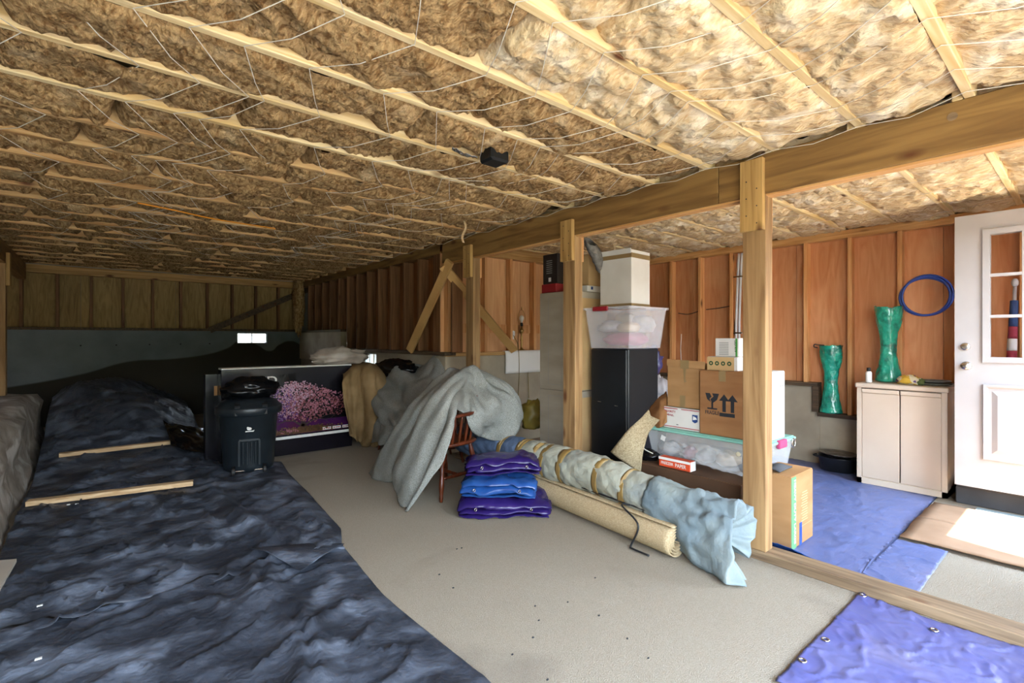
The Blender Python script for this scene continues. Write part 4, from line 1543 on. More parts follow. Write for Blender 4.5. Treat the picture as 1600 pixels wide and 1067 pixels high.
for k, (dz, r_) in enumerate(((0, .125), (.022, .11))):
    mb = MB()
    cc_ = (5.42, .90, .902 + dz)
    mb.lathe([(r_ * .6, 0), (r_ * .9, .006), (r_, .018), (r_ * .96, .02), (r_ * .85, .013), (.01, .011)], cc_, 32)
    ob = mb.build('stone_plate', 'stone_grey', smooth=True)
    tag(ob, ('grey stone plate lying directly on the beige cabinet top', 'grey stone plate stacked on the other plate on the cabinet')[k], 'plate')

# roasting pot with silver platter on it
pt_ = (5.50, 1.64, .010)
pb = thing('roasting_pot', pt_, 'oval black roasting pot on the blue tarp beside the beige cabinet', 'pot')
mb = MB()
mb.lathe([(.10, 0), (.125, .01), (.14, .12), (.148, .135), (.15, .14), (.143, .14), (.135, .12), (.12, .02), (.01, .016)], pt_, 36, fn=lambda p, a, z: Vector((p.x * .9, p.y * 1.15, z)))
mb.build('pot_body', 'pot_black', pb, smooth=True)
for s_ in (-1, 1):
    mb = MB()
    mb.tube(cr([(5.47, 1.64 + s_ * .155, .125), (5.47, 1.64 + s_ * .20, .135), (5.53, 1.64 + s_ * .20, .135), (5.53, 1.64 + s_ * .155, .125)], 12), .007, 6)
    mb.build('pot_handle', 'pot_black', pb, smooth=True)
mb = MB()
mb.lathe([(.06, .012), (.09, .0), (.13, .022), (.165, .03), (.168, .034), (.13, .028), (.09, .012), (.05, .03), (.01, .034)], (5.50, 1.63, .152), 48, fn=lambda p, a, z: Vector((p.x * (1 + .035 * math.cos(a * 12)) * .85, p.y * (1 + .035 * math.cos(a * 12)), z + .02 * p.y)))
ob = mb.build('silver_platter', 'silver', smooth=True)
tag(ob, 'tarnished scalloped silver platter lying on the black roasting pot', 'platter')

# blue hose coil
hc = thing('hose_coil', (XR - .03, .99, 1.48), 'coil of blue hose hanging on the plywood by the white door', 'hose')
for k in range(3):
    mb = MB()
    mb.tube([(XR - .112 - .014 * (k % 2), .99 + (.178 - .012 * (k == 1)) * math.sin(a * math.pi / 24) + .008 * k, 1.68 + (.178 - .006 * k) * math.cos(a * math.pi / 24) - .006 * k) for a in range(48)], .0095, 8, closed=True)
    mb.build('hose_loop', 'hose_blue', hc, smooth=True)

# ---------------------------------------------------------------- open white door
dx0, dx1, dy0, dy1, dz0, dz1 = 5.035, 5.078, -.198, .717, .18, 2.225
door = struct('door_1', (5.055, dy0, dz0))
gz0, gz1, gy0, gy1 = 1.155, 2.065, -.010, .525
mb = MB()
for a, b in (((dx0, gy1, dz0), (dx1, dy1, dz1)), ((dx0, dy0, dz0), (dx1, gy0, dz1)), ((dx0, gy0, dz0), (dx1, gy1, gz0)), ((dx0, gy0, gz1), (dx1, gy1, dz1))):
    mb.box(a, b)
mb.build('door_leaf', 'white_paint', door)
fr = MB()
t = .036
for s_, xa, xb_ in ((0, dx0 - .012, dx0), (1, dx1, dx1 + .012)):
    fr.box((xa, gy0 - t, gz0 - t), (xb_, gy0 + .004, gz1 + t)).box((xa, gy1 - .004, gz0 - t), (xb_, gy1 + t, gz1 + t)).box((xa, gy0 + .004, gz0 - t), (xb_, gy1 - .004, gz0 + .004)).box((xa, gy0 + .004, gz1 - .004), (xb_, gy1 - .004, gz1 + t))
fr.build('glazing_frame', 'white_paint', door)
pw, ph = (gy1 - gy0) / 3, (gz1 - gz0) / 3
for k in (1, 2):
    part(door, 'muntin', 'white_paint', (dx0 - .006, gy0 + pw * k - .011, gz0), (dx1 + .006, gy0 + pw * k + .011, gz1))
    part(door, 'muntin', 'white_paint', (dx0 - .0055, gy0, gz0 + ph * k - .011), (dx1 + .0055, gy1, gz0 + ph * k + .011))
for i in range(3):
    for j in range(3):
        part(door, 'glass_pane', 'pane_glass', (5.054, gy0 + pw * i + .006, gz0 + ph * j + .006), (5.058, gy0 + pw * (i + 1) - .006, gz0 + ph * (j + 1) - .006), 0)


def raised_panel(y0, y1, z0, z1):
    mb = MB()
    rings = []
    for ins, dx in ((0, 0), (.004, -.016), (.016, -.016), (.030, -.0005), (.048, -.0005), (.080, -.014)):
        rings.append([Vector((dx0 + dx, y0 + ins, z0 + ins)), Vector((dx0 + dx, y0 + ins, z1 - ins)), Vector((dx0 + dx, y1 - ins, z1 - ins)), Vector((dx0 + dx, y1 - ins, z0 + ins))])
    mb.grid(rings, closev=True)
    mb.add(rings[-1], [(0, 1, 2, 3)])
    mb.build('raised_panel', 'white_paint', door)


raised_panel(.288, .560, .40, .957)
raised_panel(-.045, .228, .40, .957)


def rose(y, z, knob):
    mat_ = Matrix.Rotation(R(-90), 4, 'Y')
    mb = MB()
    mb.lathe([(.031, 0), (.032, .004), (.028, .009), (.02, .012), (.018, .02)] if knob else [(.028, 0), (.029, .006), (.024, .014), (.018, .016), (.004, .017)], (dx0, y, z), 24, mat=mat_)
    o_ = mb.build('deadbolt' if not knob else 'lock_rose', 'nickel', door, smooth=True)
    if knob:
        mb = MB()
        mb.lathe([(.012, .018), (.013, .03), (.024, .04), (.028, .052), (.024, .062), (.008, .066)], (dx0, y, z), 24, mat=mat_)
        mb.build('door_knob', 'nickel', o_, smooth=True)


rose(.655, 1.235, False)
rose(.650, 1.09, True)
part(door, 'door_sweep', 'black_rubber', (dx0 + .008, dy0 + .01, dz0 - .018), (dx1 - .008, dy1 - .01, dz0 - .0005), 0)

fgp = thing('rolled_flag', (5.40, .44, .14), 'rolled striped flag on a white pole seen through the door glass', 'flag')
mb = MB()
ax0, ax1 = Vector((5.36, .47, .14)), Vector((5.46, .425, 1.70))
mb.tube([ax0, ax1], .012, 10)
mb.build('pole', 'white_paint', fgp, smooth=True)
mb = MB()
mb.grid(lump(ax1 + Vector((0, 0, .03)), (.022, .022, .034), .05, 2, 10, 14, flat=False), closev=True)
mb.build('finial', 'white_paint', fgp, smooth=True)
for k, (ta, tb_, mt) in enumerate(((.80, .93, 'flag_blue'), (.74, .80, 'flag_red'), (.68, .74, 'flag_white'), (.60, .68, 'flag_red'), (.55, .60, 'flag_white'), (.45, .55, 'flag_red'))):
    mb = MB()
    mb.tube([ax0.lerp(ax1, ta + (tb_ - ta) * q / 4) for q in range(5)], [.034 - .02 * (ta + (tb_ - ta) * q / 4 - .45) for q in range(5)], 12)
    mb.build('flag_cloth', mt, fgp, smooth=True)

# ---------------------------------------------------------------- wall services
cd = thing('wall_conduit', (XR - .1, 2.70, .9), 'pair of white conduit pipes running down the plywood behind the cartons', 'conduit')
for k in range(2):
    mb = MB()
    mb.tube(cr([(XR - .07, 2.69 - .035 * k, ZT - .09), (XR - .085, 2.70 - .035 * k, 1.9), (XR - .085, 2.715 - .035 * k, 1.4), (XR - .085, 2.71 - .035 * k, .86)], 20), .014, 8)
    mb.build('pipe', 'white_pipe', cd, smooth=True)
for z in (2.0, 1.35):
    part(cd, 'pipe_clip', 'nickel', (XR - .104, 2.64, z), (XR - .066, 2.74, z + .016))
wires = [([(XR - .02, 3.50, 1.62), (XR - .03, 3.36, 1.60), (XR - .03, 3.22, 1.63)], 'black_wire', 'short black cable stapled between studs left of the conduit, sagging'),
         ([(XR - .02, 3.12, 1.65), (XR - .03, 2.95, 1.66), (XR - .03, 2.80, 1.68)], 'black_wire', 'short black cable rising to the stud right beside the conduit'),
         ([(XR - .04, 2.80, 1.70), (XR - .05, 2.77, 1.6), (XR - .05, 2.75, 1.4), (XR - .04, 2.78, 1.2)], 'black_wire', 'thin black cable hanging down along the white conduit pipes'),
         ([(XR - .03, 3.45, 1.35), (XR - .03, 3.46, 1.12), (XR - .03, 3.42, .96), (XR - .03, 3.2, .95)], 'white_wire', 'thin white cable bending along the bottom of a stud bay')]
for p, mt, lab in wires:
    mb = MB()
    mb.tube(cr(p, 24), .005, 6)
    ob = mb.build('cable', mt, smooth=True)
    tag(ob, lab, 'cable')

# lamp without a shade on the end wall's sill
lp = Vector(py(815, 549, YD + .03))
lp.z = 1.131
la = thing('table_lamp', lp, 'brass table lamp without a shade on the end wall sill', 'lamp')
mb = MB()
mb.lathe([(.035, 0), (.045, .005), (.045, .015), (.02, .025), (.012, .05), (.011, .12), (.018, .14), (.012, .16), (.010, .22), (.028, .25), (.030, .27), (.014, .29), (.012, .32)], lp, 18)
mb.build('lamp_stem', 'brass', la, smooth=True)
mb = MB()
mb.lathe([(.018, .32), (.018, .36), (.014, .365)], lp, 14)
mb.build('bulb_socket', 'black_rubber', la, smooth=True)
mb = MB()
mb.lathe([(.012, .365), (.016, .385), (.028, .41), (.03, .43), (.022, .452), (.004, .46)], lp, 16)
mb.build('light_bulb', 'white_print', la, smooth=True)
mb = MB()
mb.tube(cr([lp + Vector((0.018 * s_ * 0 + q[0], 0, q[1])) for s_, q in ((0, (.018, .33)), (0, (.055, .38)), (0, (.062, .44)), (0, (.035, .51)), (0, (0, .53)), (0, (-.035, .51)), (0, (-.062, .44)), (0, (-.055, .38)), (0, (-.018, .33)))], 40), .0025, 6)
mb.build('harp', 'brass', la, smooth=True)
mb = MB()
mb.lathe([(.005, .53), (.008, .545), (.003, .57)], lp, 8)
mb.build('finial', 'brass', la, smooth=True)
mb = MB()
mb.tube(cr([lp + Vector((.03, -.05, .01)), lp + Vector((.035, -.085, -.05)), lp + Vector((.03, -.09, -.3)), lp + Vector((.045, -.09, -.6))], 24), .004, 6)
mb.build('lamp_cord', 'yellow_bag', la, smooth=True)
op = Vector(py(800, 524, YD + .06))
ot = thing('wall_outlet', op, 'white outlet with a plugged-in adapter on the end wall stud', 'outlet')
part(ot, 'outlet_plate', 'white_print', op + Vector((-.035, 0, -.05)), op + Vector((.035, .012, .06)))
part(ot, 'adapter', 'white_pipe', op + Vector((-.02, -.03, -.01)), op + Vector((.03, 0, .055)), .006)
mb = MB()
mb.tube(cr([op + Vector((0, -.03, 0)), op + Vector((.0, -.12, -.14)), op + Vector((.0, -.14, -.45)), op + Vector((-.02, -.14, -.8))], 24), .004, 6)
mb.build('cord', 'yellow_bag', ot, smooth=True)
mb = MB()
ca, cb_ = py(789, 553, YD - .05), py(850, 553, YD - .05)
rows = [[Vector((ca.x + (cb_.x - ca.x) * q / 4, YD + .0, 1.137)) for q in range(5)], [Vector((ca.x + (cb_.x - ca.x) * q / 4, YD - .055, 1.128)) for q in range(5)], [Vector((ca.x + (cb_.x - ca.x) * q / 4, YD - .062 - .01 * (q % 2), 1.0)) for q in range(5)], [Vector((ca.x + (cb_.x - ca.x) * q / 4, YD - .058 - .012 * (q % 2), .86)) for q in range(5)]]
mb.grid(loft(rows, 14, 20))
ob = mb.build('white_sheet', 'white_print', smooth=True, solid=.003)
tag(ob, 'white plastic sheet hanging over the concrete below the lamp', 'sheet')
mb = MB()
mb.grid(lump(px(832, 650, 3.55), (.13, .12, .17), .25, 6, 18, 24, 2.2), closev=True)
ob = mb.build('sack', 'yellow_bag', smooth=True)
tag(ob, 'olive yellow sack slumped beside the grey carton tower', 'sack')
mb = MB()
mb.tube([(XB + .1, YD - .3, 0.02), (XB + .1, YD - .3, .02001)], .001, 3)

# leaning braces
for p, q, lab in ((px(640, 548, XS - .06), px(703, 408, XS - .10), 'board leaning against the dark stud wall, tilted toward the opening'),
                  (px(692, 415, XS - .13), py(804, 548, YD - .10), 'board slanting down toward the lamp sill behind the slim post')):
    mb = MB()
    mb.bar(p, q, .095, .04, (1, .6, 0))
    ob = mb.build('brace_board', 'brace_plain', bevel=.003)
    tag(ob, lab, 'board')

# ---------------------------------------------------------------- ceiling fittings
jb = thing('junction_box', (1.757, 2.27, ZT - .05), 'black junction box hanging among the ceiling joists', 'junction box')
mb = MB()
mb.box((1.70, 2.20, ZT - .055), (1.83, 2.325, ZT + .07))
mb.build('box_body', 'black_rubber', jb, bevel=.012)
mb = MB()
mb.grid(loft([[(1.50, 2.30, ZT - .01), (1.58, 2.31, ZT - .02), (1.68, 2.31, ZT - .022)], [(1.52, 2.34, ZT - .012), (1.60, 2.35, ZT - .02), (1.70, 2.345, ZT - .018)]], 6, 16, lambda u, v, p: .008 * fbm(v * 7, u * 3)))
mb.build('foil_scrap', 'foil', jb, smooth=True, solid=.001)
mb = MB()
mb.tube(cr([pz(215, 317, ZT - .035), pz(270, 328, ZT - .045), pz(340, 343, ZT - .05), pz(430, 357, ZT - .04)], 30), .006, 6)
ob = mb.build('orange_cord', 'orange_cord', smooth=True)
tag(ob, 'orange extension cord looped under the ceiling insulation', 'cord')
mb = MB()
sp0 = pz(725, 345, ZT)
mb.grid([[sp0 + Vector((.012 * (k - .5) * 2 + .02 * math.sin(q * .6), .0, -.02 * q)) for k in (0, 1)] for q in range(11)])
ob = mb.build('hanging_strap', 'loose_board', smooth=True, solid=.002)
tag(ob, 'curled strip hanging from the ceiling above the slim post', 'strip')

# ---------------------------------------------------------------- large flat picture carton and the black one behind
pc = thing('picture_carton', (1.63, 5.83, 0), 'large flat black carton printed with a pink blossom tree', 'carton')
CX0, CX1, CY, CZ = .96, 2.33, 5.75, .972
mb = MB()
mb.box((CX0, CY, .012), (CX1, CY + .16, CZ))
mb.build('carton_body', 'print_black', pc, bevel=.004)
mb = MB()
mb.box((CX0 + .002, CY - .004, CZ), (CX1 - .01, CY + .165, CZ + .016))
mb.build('top_edge', 'white_box', pc, bevel=.002)
o = Vector((CX0, CY, .012))
poly([rect(.20, .22, 1.36, .86)], o, UX, UZ, 'print_black', pc, 'picture_field', push=.001)
poly([rect(.20, .22, 1.36, .36), [(.20, .36), (.9, .36), (.55, .62), (.20, .70)]], o, UX, UZ, 'print_violet', pc, 'picture_field', push=.0015)
poly([[(.20, .225), (1.36, .225), (1.2, .25), (.95, .30), (.6, .27), (.2, .26)]], o, UX, UZ, 'print_ground', pc, 'picture_field', push=.002)
poly([rect(.20, .175, 1.36, .205)], o, UX, UZ, 'white_print', pc, 'white_band', push=.0015)
for k in range(3):
    poly([rect(1.02 + .115 * k, .232, 1.115 + .115 * k, .262)], o, UX, UZ, 'white_print', pc, 'small_logo_panel', push=.003)
    poly([rect(1.03 + .115 * k, .24, 1.045 + .115 * k, .254), rect(1.052 + .115 * k, .242, 1.105 + .115 * k, .252)], o, UX, UZ, 'ink_red', pc, 'small_logo_mark', push=.0034)
text('ED', o + UX * .36 + UZ * .79, UX, UZ, .085, 'white_print', pc, width=.17, push=.003)
poly([rect(.20, .52, .42, .527), rect(.20, .50, .40, .506), rect(.20, .40, .36, .41)], o, UX, UZ, 'ink_grey', pc, 'print_line', push=.003)
TX, TZ = .80, .30
br = MB()


def branch(x, z, a, l, w, d):
    x2, z2 = x + l * math.cos(a), z + l * math.sin(a)
    nx, nz = -math.sin(a) * w, math.cos(a) * w
    y = CY - .0026 - .0001 * d
    br.add([(o.x + x - nx, y, o.z + z - nz), (o.x + x + nx, y, o.z + z + nz), (o.x + x2 + nx * .6, y, o.z + z2 + nz * .6), (o.x + x2 - nx * .6, y, o.z + z2 - nz * .6)], [(3, 2, 1, 0)])
    if d < 5:
        for s_ in (-1, 1):
            branch(x2, z2, a + s_ * random.uniform(.25, .62), l * random.uniform(.68, .86), w * .62, d + 1)


for a in (.5, 1.15, 1.75, 2.5):
    branch(TX, TZ, a, .12, .014, 0)
ob = br.build('printed_branches', 'bark', pc)
ob['kind'] = 'stuff'
for mt, nb, cx, cz, sx, sz in (('blossom_pale', 420, .56, .60, .26, .17), ('blossom_violet', 330, .50, .55, .26, .17), ('blossom_pink', 620, .86, .58, .34, .20), ('blossom_rust', 520, .94, .53, .33, .19), ('blossom_pale', 240, .76, .70, .20, .12), ('print_ground', 200, .7, .27, .5, .035), ('blossom_pink', 70, .5, .262, .28, .02)):
    mb = MB()
    for q in range(nb):
        rr, th = math.sqrt(random.random()), random.uniform(0, 2 * math.pi)
        wob = 1 + .16 * math.sin(3 * th + cx * 9) + .1 * math.sin(7 * th)
        x, z = cx + sx * rr * wob * math.cos(th), cz + sz * rr * wob * math.sin(th)
        x, z = min(max(x, .21), 1.34), min(max(z, .22), .85)
        s_ = random.uniform(.004, .012)
        a0 = random.uniform(0, 1)
        y = CY - .003 - random.random() * .0008
        mb.add([(o.x + x + s_ * math.cos(a0 + k * 1.2566), y, o.z + z + s_ * math.sin(a0 + k * 1.2566)) for k in range(5)], [(0, 1, 2, 3, 4)])
    ob = mb.build('printed_blossom', mt, pc)
    ob['kind'] = 'stuff'
poly([[(.545, .80), (.73, .815), (.73, .90), (.545, .885)]], o, UX, UZ, 'black_gloss', pc, 'tape_patch', push=.0045)
t = carton('flat_black_carton', 'plain flat black carton standing behind the picture carton', 'carton', .845, 1.9, 5.925, 6.03, .012, .925, 'print_black', seam=False)
part(t, 'pale_label', 'carton', (.925, 5.92, .70), (.955, 5.9245, .80), 0)

# ---------------------------------------------------------------- wheeled black rubbish bin
BC = Vector((1.135, 5.36, .035))
tc_ = thing('rubbish_bin', (BC.x, BC.y, 0), 'black wheeled rubbish bin with a lid in front of the picture carton', 'bin')
mb = MB()
mb.lathe([(.205, .0), (.215, .008), (.222, .05), (.252, .52), (.262, .53), (.262, .60), (.258, .60), (.245, .50), (.2, .02)], BC, 40)
mb.build('bin_body', 'can_plastic', tc_, smooth=True)
mb = MB()
mb.lathe([(.285, .535), (.292, .54), (.292, .60), (.285, .612), (.27, .615), (.245, .655), (.20, .672), (.05, .682), (.005, .683)], BC, 40)
lid = mb.build('lid', 'can_plastic', tc_, smooth=True)
fd = Vector((-.20, -.98, 0)).normalized()          # the side that looks at the camera
sdv = Vector((0.98, -.20, 0))
for s_ in (-.10, .13):
    mb = MB()
    b0 = BC + fd * .292 + sdv * s_ - fd * (.012 + s_ * s_ * 1.6)
    mb.bar(b0 + UZ * .54, b0 + UZ * .622 - fd * .02, .045, .022, fd)
    mb.bar(b0 + UZ * .625 - fd * .005, b0 + UZ * .655 - fd * .07, .05, .018)
    mb.build('lid_clip', 'black_rubber', lid, bevel=.003)
fr = MB()
p0 = BC + fd * .247
for a, b in (((-.085, .31), (.085, .31)), ((-.085, .31), (-.085, .07)), ((.085, .31), (.085, .07))):
    A_ = p0 + sdv * a[0] + UZ * a[1] - fd * (.012 + .0 + (.31 - a[1]) * .06)
    B_ = p0 + sdv * b[0] + UZ * b[1] - fd * (.012 + (.31 - b[1]) * .06)
    fr.bar(A_, B_, .018, .03, fd)
fr.build('grip_frame', 'can_plastic', tc_)
for k in range(4):
    mb = MB()
    s_ = -.052 + .035 * k
    A_ = p0 + sdv * s_ + UZ * .295 - fd * .010
    B_ = p0 + sdv * s_ + UZ * .08 - fd * .026
    mb.bar(A_, B_, .016, .026, fd)
    mb.build('rib', 'can_plastic', tc_, bevel=.004)
for s_ in (-.13, .13):
    mb = MB()
    w0 = BC + fd * .205 + sdv * s_
    w0.z = .052
    mb.tube([w0 - sdv * .016, w0 - sdv * .012, w0 + sdv * .012, w0 + sdv * .016], [.044, .05, .05, .044], 20)
    mb.build('wheel', 'black_rubber', tc_, smooth=False)
mb = MB()
w0 = BC + fd * .205
w0.z = .052
mb.tube([w0 - sdv * .12, w0 + sdv * .12], .008, 8)
mb.build('axle', 'nickel', tc_)
lg0 = BC + fd * .252 + UZ * .40
pts = [ngon(0, .016, .020, 12, .014), [(-.034, -.012), (.036, -.012), (.042, .004), (.03, -.002), (-.03, -.003)], ngon(-.012, .026, .010, 8)]
poly(pts, lg0, sdv, UZ, 'white_print', tc_, 'emblem', push=.006)

# black bag on the lid
mb = MB()
g = lump(BC + Vector((.01, .02, .76)), (.25, .15, .115), .22, 12, 26, 36, 2.6)
mb.grid(g, closev=True)
ob = mb.build('black_bag', 'black_gloss', smooth=True)
tag(ob, 'glossy black plastic bag lying on the rubbish bin lid', 'bag')

# pale film on the picture carton, dark bag farther back
mb = MB()
mb.grid(lump((2.22, 5.84, 1.07), (.33, .15, .11), .30, 14, 22, 32, 2.6), closev=True)
ob = mb.build('pale_sheet', 'sheet_pale', smooth=True)
tag(ob, 'bunched pale plastic sheet on top of the picture carton', 'sheet')

# ---------------------------------------------------------------- captain's chair
def make_chair(label):
    t = thing('wooden_chair', (0, 0, 0), label, 'chair')
    # faces -X
    ss = MB()
    gg = []
    for i in range(9):
        a = i / 8
        row = []
        for j in range(24):
            th = 2 * math.pi * j / 24
            cx_, cy_ = math.cos(th), math.sin(th)
            k = (abs(cx_) ** 3.5 + abs(cy_) ** 3.5) ** (-1 / 3.5)
            rr = (0.0, .25, .5, .75, .93, 1.0, 1.0, .93, 0.0)[i]
            zz = (.440, .438, .437, .442, .448, .440, .425, .415, .412)[i]
            row.append(Vector((.235 * rr * k * cx_, .245 * rr * k * cy_, zz)))
        gg.append(row)
    ss.grid(gg, closev=True)
    ss.build('seat', 'chairwood', t, smooth=True)
    for sx in (-1, 1):
        for sy in (-1, 1):
            top, bot = Vector((.15 * sx, .16 * sy, .42)), Vector((.22 * sx, .22 * sy, 0))
            n_ = 17
            prof = [.014, .015, .018, .021, .022, .020, .015, .019, .015, .017, .020, .022, .021, .018, .014, .016, .012]
            mb = MB()
            mb.tube([top.lerp(bot, k / (n_ - 1)) for k in range(n_)], prof, 10)
            mb.build('leg', 'chairwood', t, smooth=True)
    for sy in (-1, 1):
        mb = MB()
        mb.tube([Vector((-.19 + .38 * k / 6, .19 * sy, .17)) for k in range(7)], [.009, .012, .015, .017, .015, .012, .009], 8)
        mb.build('stretcher', 'chairwood', t, smooth=True)
    mb = MB()
    mb.tube([Vector((0, -.19 + .38 * k / 6, .17)) for k in range(7)], [.009, .012, .015, .017, .015, .012, .009], 8)
    mb.build('stretcher', 'chairwood', t, smooth=True)
    # continuous arm rail
    P = cr([(-.17, -.27, .665), (-.12, -.285, .675), (.05, -.275, .68), (.20, -.20, .69), (.25, 0, .695), (.20, .20, .69), (.05, .275, .68), (-.12, .285, .675), (-.17, .27, .665)], 40)
    mb = MB()
    for a, b in zip(P, P[1:]):
        pass
    mb.grid([[p + Vector((0, 0, dz)) + (Vector((p.x, p.y, 0)).normalized() * dr) for dr, dz in ((-.022, -.012), (.022, -.012), (.026, 0), (.022, .012), (-.022, .012), (-.026, 0))] for p in P], closev=True)
    mb.add([P[0] + Vector((-.02, 0, -.02)), P[0] + Vector((0, -.03, -.012)), P[0] + Vector((0, .03, -.012)), P[0] + Vector((0, .03, .014)), P[0] + Vector((0, -.03, .014))], [(0, 1, 4), (0, 4, 3), (0, 3, 2), (1, 2, 3, 4)])
    mb.build('arm_rail', 'chairwood', t, smooth=True)
    for x, y in ((-.12, -.27), (-.04, -.275), (.04, -.27), (.12, -.25), (-.12, .27), (-.04, .275), (.04, .27), (.12, .25)):
        mb = MB()
        b0 = Vector((x * .9, y * .82, .435))
        b1 = Vector((x, y, .675))
        mb.tube([b0.lerp(b1, k / 6) for k in range(7)], [.008, .010, .013, .010, .012, .010, .008] if abs(x + .12) > .01 else [.012, .016, .02, .014, .019, .014, .012], 8)
        mb.build('arm_spindle', 'chairwood', t, smooth=True)
    for k in range(7):
        y = -.18 + .06 * k
        mb = MB()
        b0 = Vector((.20 - abs(y) * .25, y * .9, .435))
        b1 = Vector((.25 - abs(y) * .3, y * 1.1, .79))
        mb.tube([b0.lerp(b1, q / 5) for q in range(6)], [.009, .010, .009, .008, .008, .007], 8)
        mb.build('back_spindle', 'chairwood', t, smooth=True)
    mb = MB()
    P = cr([(.20, -.21, .765), (.23, -.11, .795), (.25, 0, .81), (.23, .11, .795), (.20, .21, .765)], 24)
    mb.grid([[p + Vector((dx, 0, dz)) for dx, dz in ((-.011, -.035), (.011, -.035), (.013, .03), (0, .04), (-.012, .03))] for p in P], closev=True)
    mb.build('crest_rail', 'chairwood', t, smooth=True, solid=0)
    return t


ch = make_chair('reddish wooden armchair with spindles half hidden under grey felt')
c2 = copy_tree(ch)
c3 = copy_tree(ch)
ch.location = (2.26, 3.60, 0)
ch.rotation_euler.z = R(9)
c2.location = (2.78, 4.52, 0)
c2.scale = (.9, .9, .9)
c2.rotation_euler.z = R(-14)
c2['label'] = 'dark wooden armchair under the crumpled grey felt behind the first chair'
c3.location = (2.68, 5.18, 0)
c3.scale = (.9, .9, .9)
c3.rotation_euler.z = R(-5)
c3['label'] = 'dark wooden armchair under the brown canvas next to the picture carton'
for c_ in (ch, c2, c3):
    c_['group'] = 'wooden armchairs under the coverings'

# ---------------------------------------------------------------- felt and canvas drapes
T = lambda r_: [px(a, b, X_) for a, b, X_ in r_]
rows = [T(r_) for r_ in (
    [(787, 690, 2.72), (800, 684, 2.80), (811, 672, 2.88), (816, 655, 2.96), (818, 645, 3.02)],
    [(758, 686, 2.62), (778, 655, 2.70), (795, 630, 2.78), (808, 622, 2.86), (810, 625, 2.98)],
    [(737, 674, 2.38), (750, 640, 2.44), (765, 608, 2.66), (777, 597, 2.72), (787, 604, 2.84)],
    [(721, 646, 2.28), (731, 608, 2.38), (736, 588, 2.52), (730, 578, 2.62), (724, 578, 2.70)],
    [(706, 640, 2.10), (712, 616, 2.15), (712, 599, 2.22), (706, 588, 2.28), (700, 588, 2.36)],
    [(709, 668, 2.02), (694, 650, 1.99), (680, 636, 2.00), (664, 626, 2.00), (657, 629, 2.08)],
    [(694, 718, 1.92), (668, 703, 1.89), (648, 688, 1.91), (632, 673, 1.93), (622, 668, 2.01)],
    [(657, 773, 1.82), (646, 758, 1.81), (624, 735, 1.86), (604, 720, 1.93), (596, 710, 2.02)],
    [(637, 803, 1.77), (628, 792, 1.79), (622, 759, 1.89), (600, 752, 1.94), (577, 741, 1.99)])]


def fold1(u, v, p):
    fr_ = sstep(.34, .50, u)
    ph = v * 13 + u * 3.5 + .9 + 1.1 * fbm(v * 2, u * 2, 4)
    k = fr_ * (.046 * (1 - 2 * abs(math.sin(ph * .5)) ** .8) + .012 * math.sin(ph * 2.3)) * (1 - .3 * u) * sstep(0, .10, v + .03) + .030 * (1 - fr_) * math.sin(v * 9 + u * 14 + 2 * fbm(u * 4, v * 4, 2)) * sstep(.02, .2, u)
    return k + .012 * fbm(p.x * 5, p.y * 5, p.z * 5) - .035 * crease(u, v, [(.20, .35), (.36, .62)], .035) + .02 * crease(u, v, [(.24, .30), (.40, .58)], .03)


mb = MB()
mb.grid(loft(rows, 90, 60, fold1, .008))
ob = mb.build('grey_felt', 'felt', smooth=True, solid=.008, offset=0)
tag(ob, 'large sheet of grey felt draped over the wooden armchair', 'felt')

rows = [T(r_) for r_ in (
    [(700, 590, 2.95), (690, 562, 3.0), (680, 558, 3.02), (668, 566, 3.0), (650, 575, 2.98)],
    [(690, 605, 2.8), (676, 585, 2.84), (660, 575, 2.86), (640, 573, 2.86), (618, 575, 2.9)],
    [(680, 625, 2.6), (662, 600, 2.62), (640, 584, 2.66), (615, 576, 2.70), (596, 582, 2.80)],
    [(672, 650, 2.44), (648, 630, 2.46), (620, 612, 2.50), (597, 600, 2.55), (580, 600, 2.66)],
    [(662, 668, 2.36), (638, 650, 2.36), (612, 640, 2.38), (592, 630, 2.42), (577, 628, 2.52)],
    [(650, 678, 2.34), (628, 668, 2.30), (606, 668, 2.30), (590, 660, 2.36), (579, 655, 2.46)],
    [(640, 690, 2.38), (622, 690, 2.36), (604, 692, 2.36), (590, 690, 2.40), (580, 692, 2.48)])]


def fold2(u, v, p):
    k = .045 * sstep(.25, .6, u) * (1 - 2 * abs(math.sin(u * 9 + v * 3.2 + fbm(u * 2, v * 2, 5)))) * sstep(0, .15, v) * sstep(1, .85, v) + .018 * math.sin(v * 11 + u * 5)
    return k + .02 * fbm(p.x * 4, p.y * 4, p.z * 4 + 3) + .05 * (1 - 2.4 * abs(noise.noise((u * 3.2 + v * 1.5, v * 2.6, 6.3)))) * sstep(0, .2, u) * sstep(1.0, .8, v) * sstep(0, .2, v)


mb = MB()
mb.grid(loft(rows, 80, 50, fold2, .008))
ob = mb.build('grey_felt', 'felt', smooth=True, solid=.008, offset=0)
tag(ob, 'crumpled grey felt heaped behind the draped armchair beside the brown canvas', 'felt')

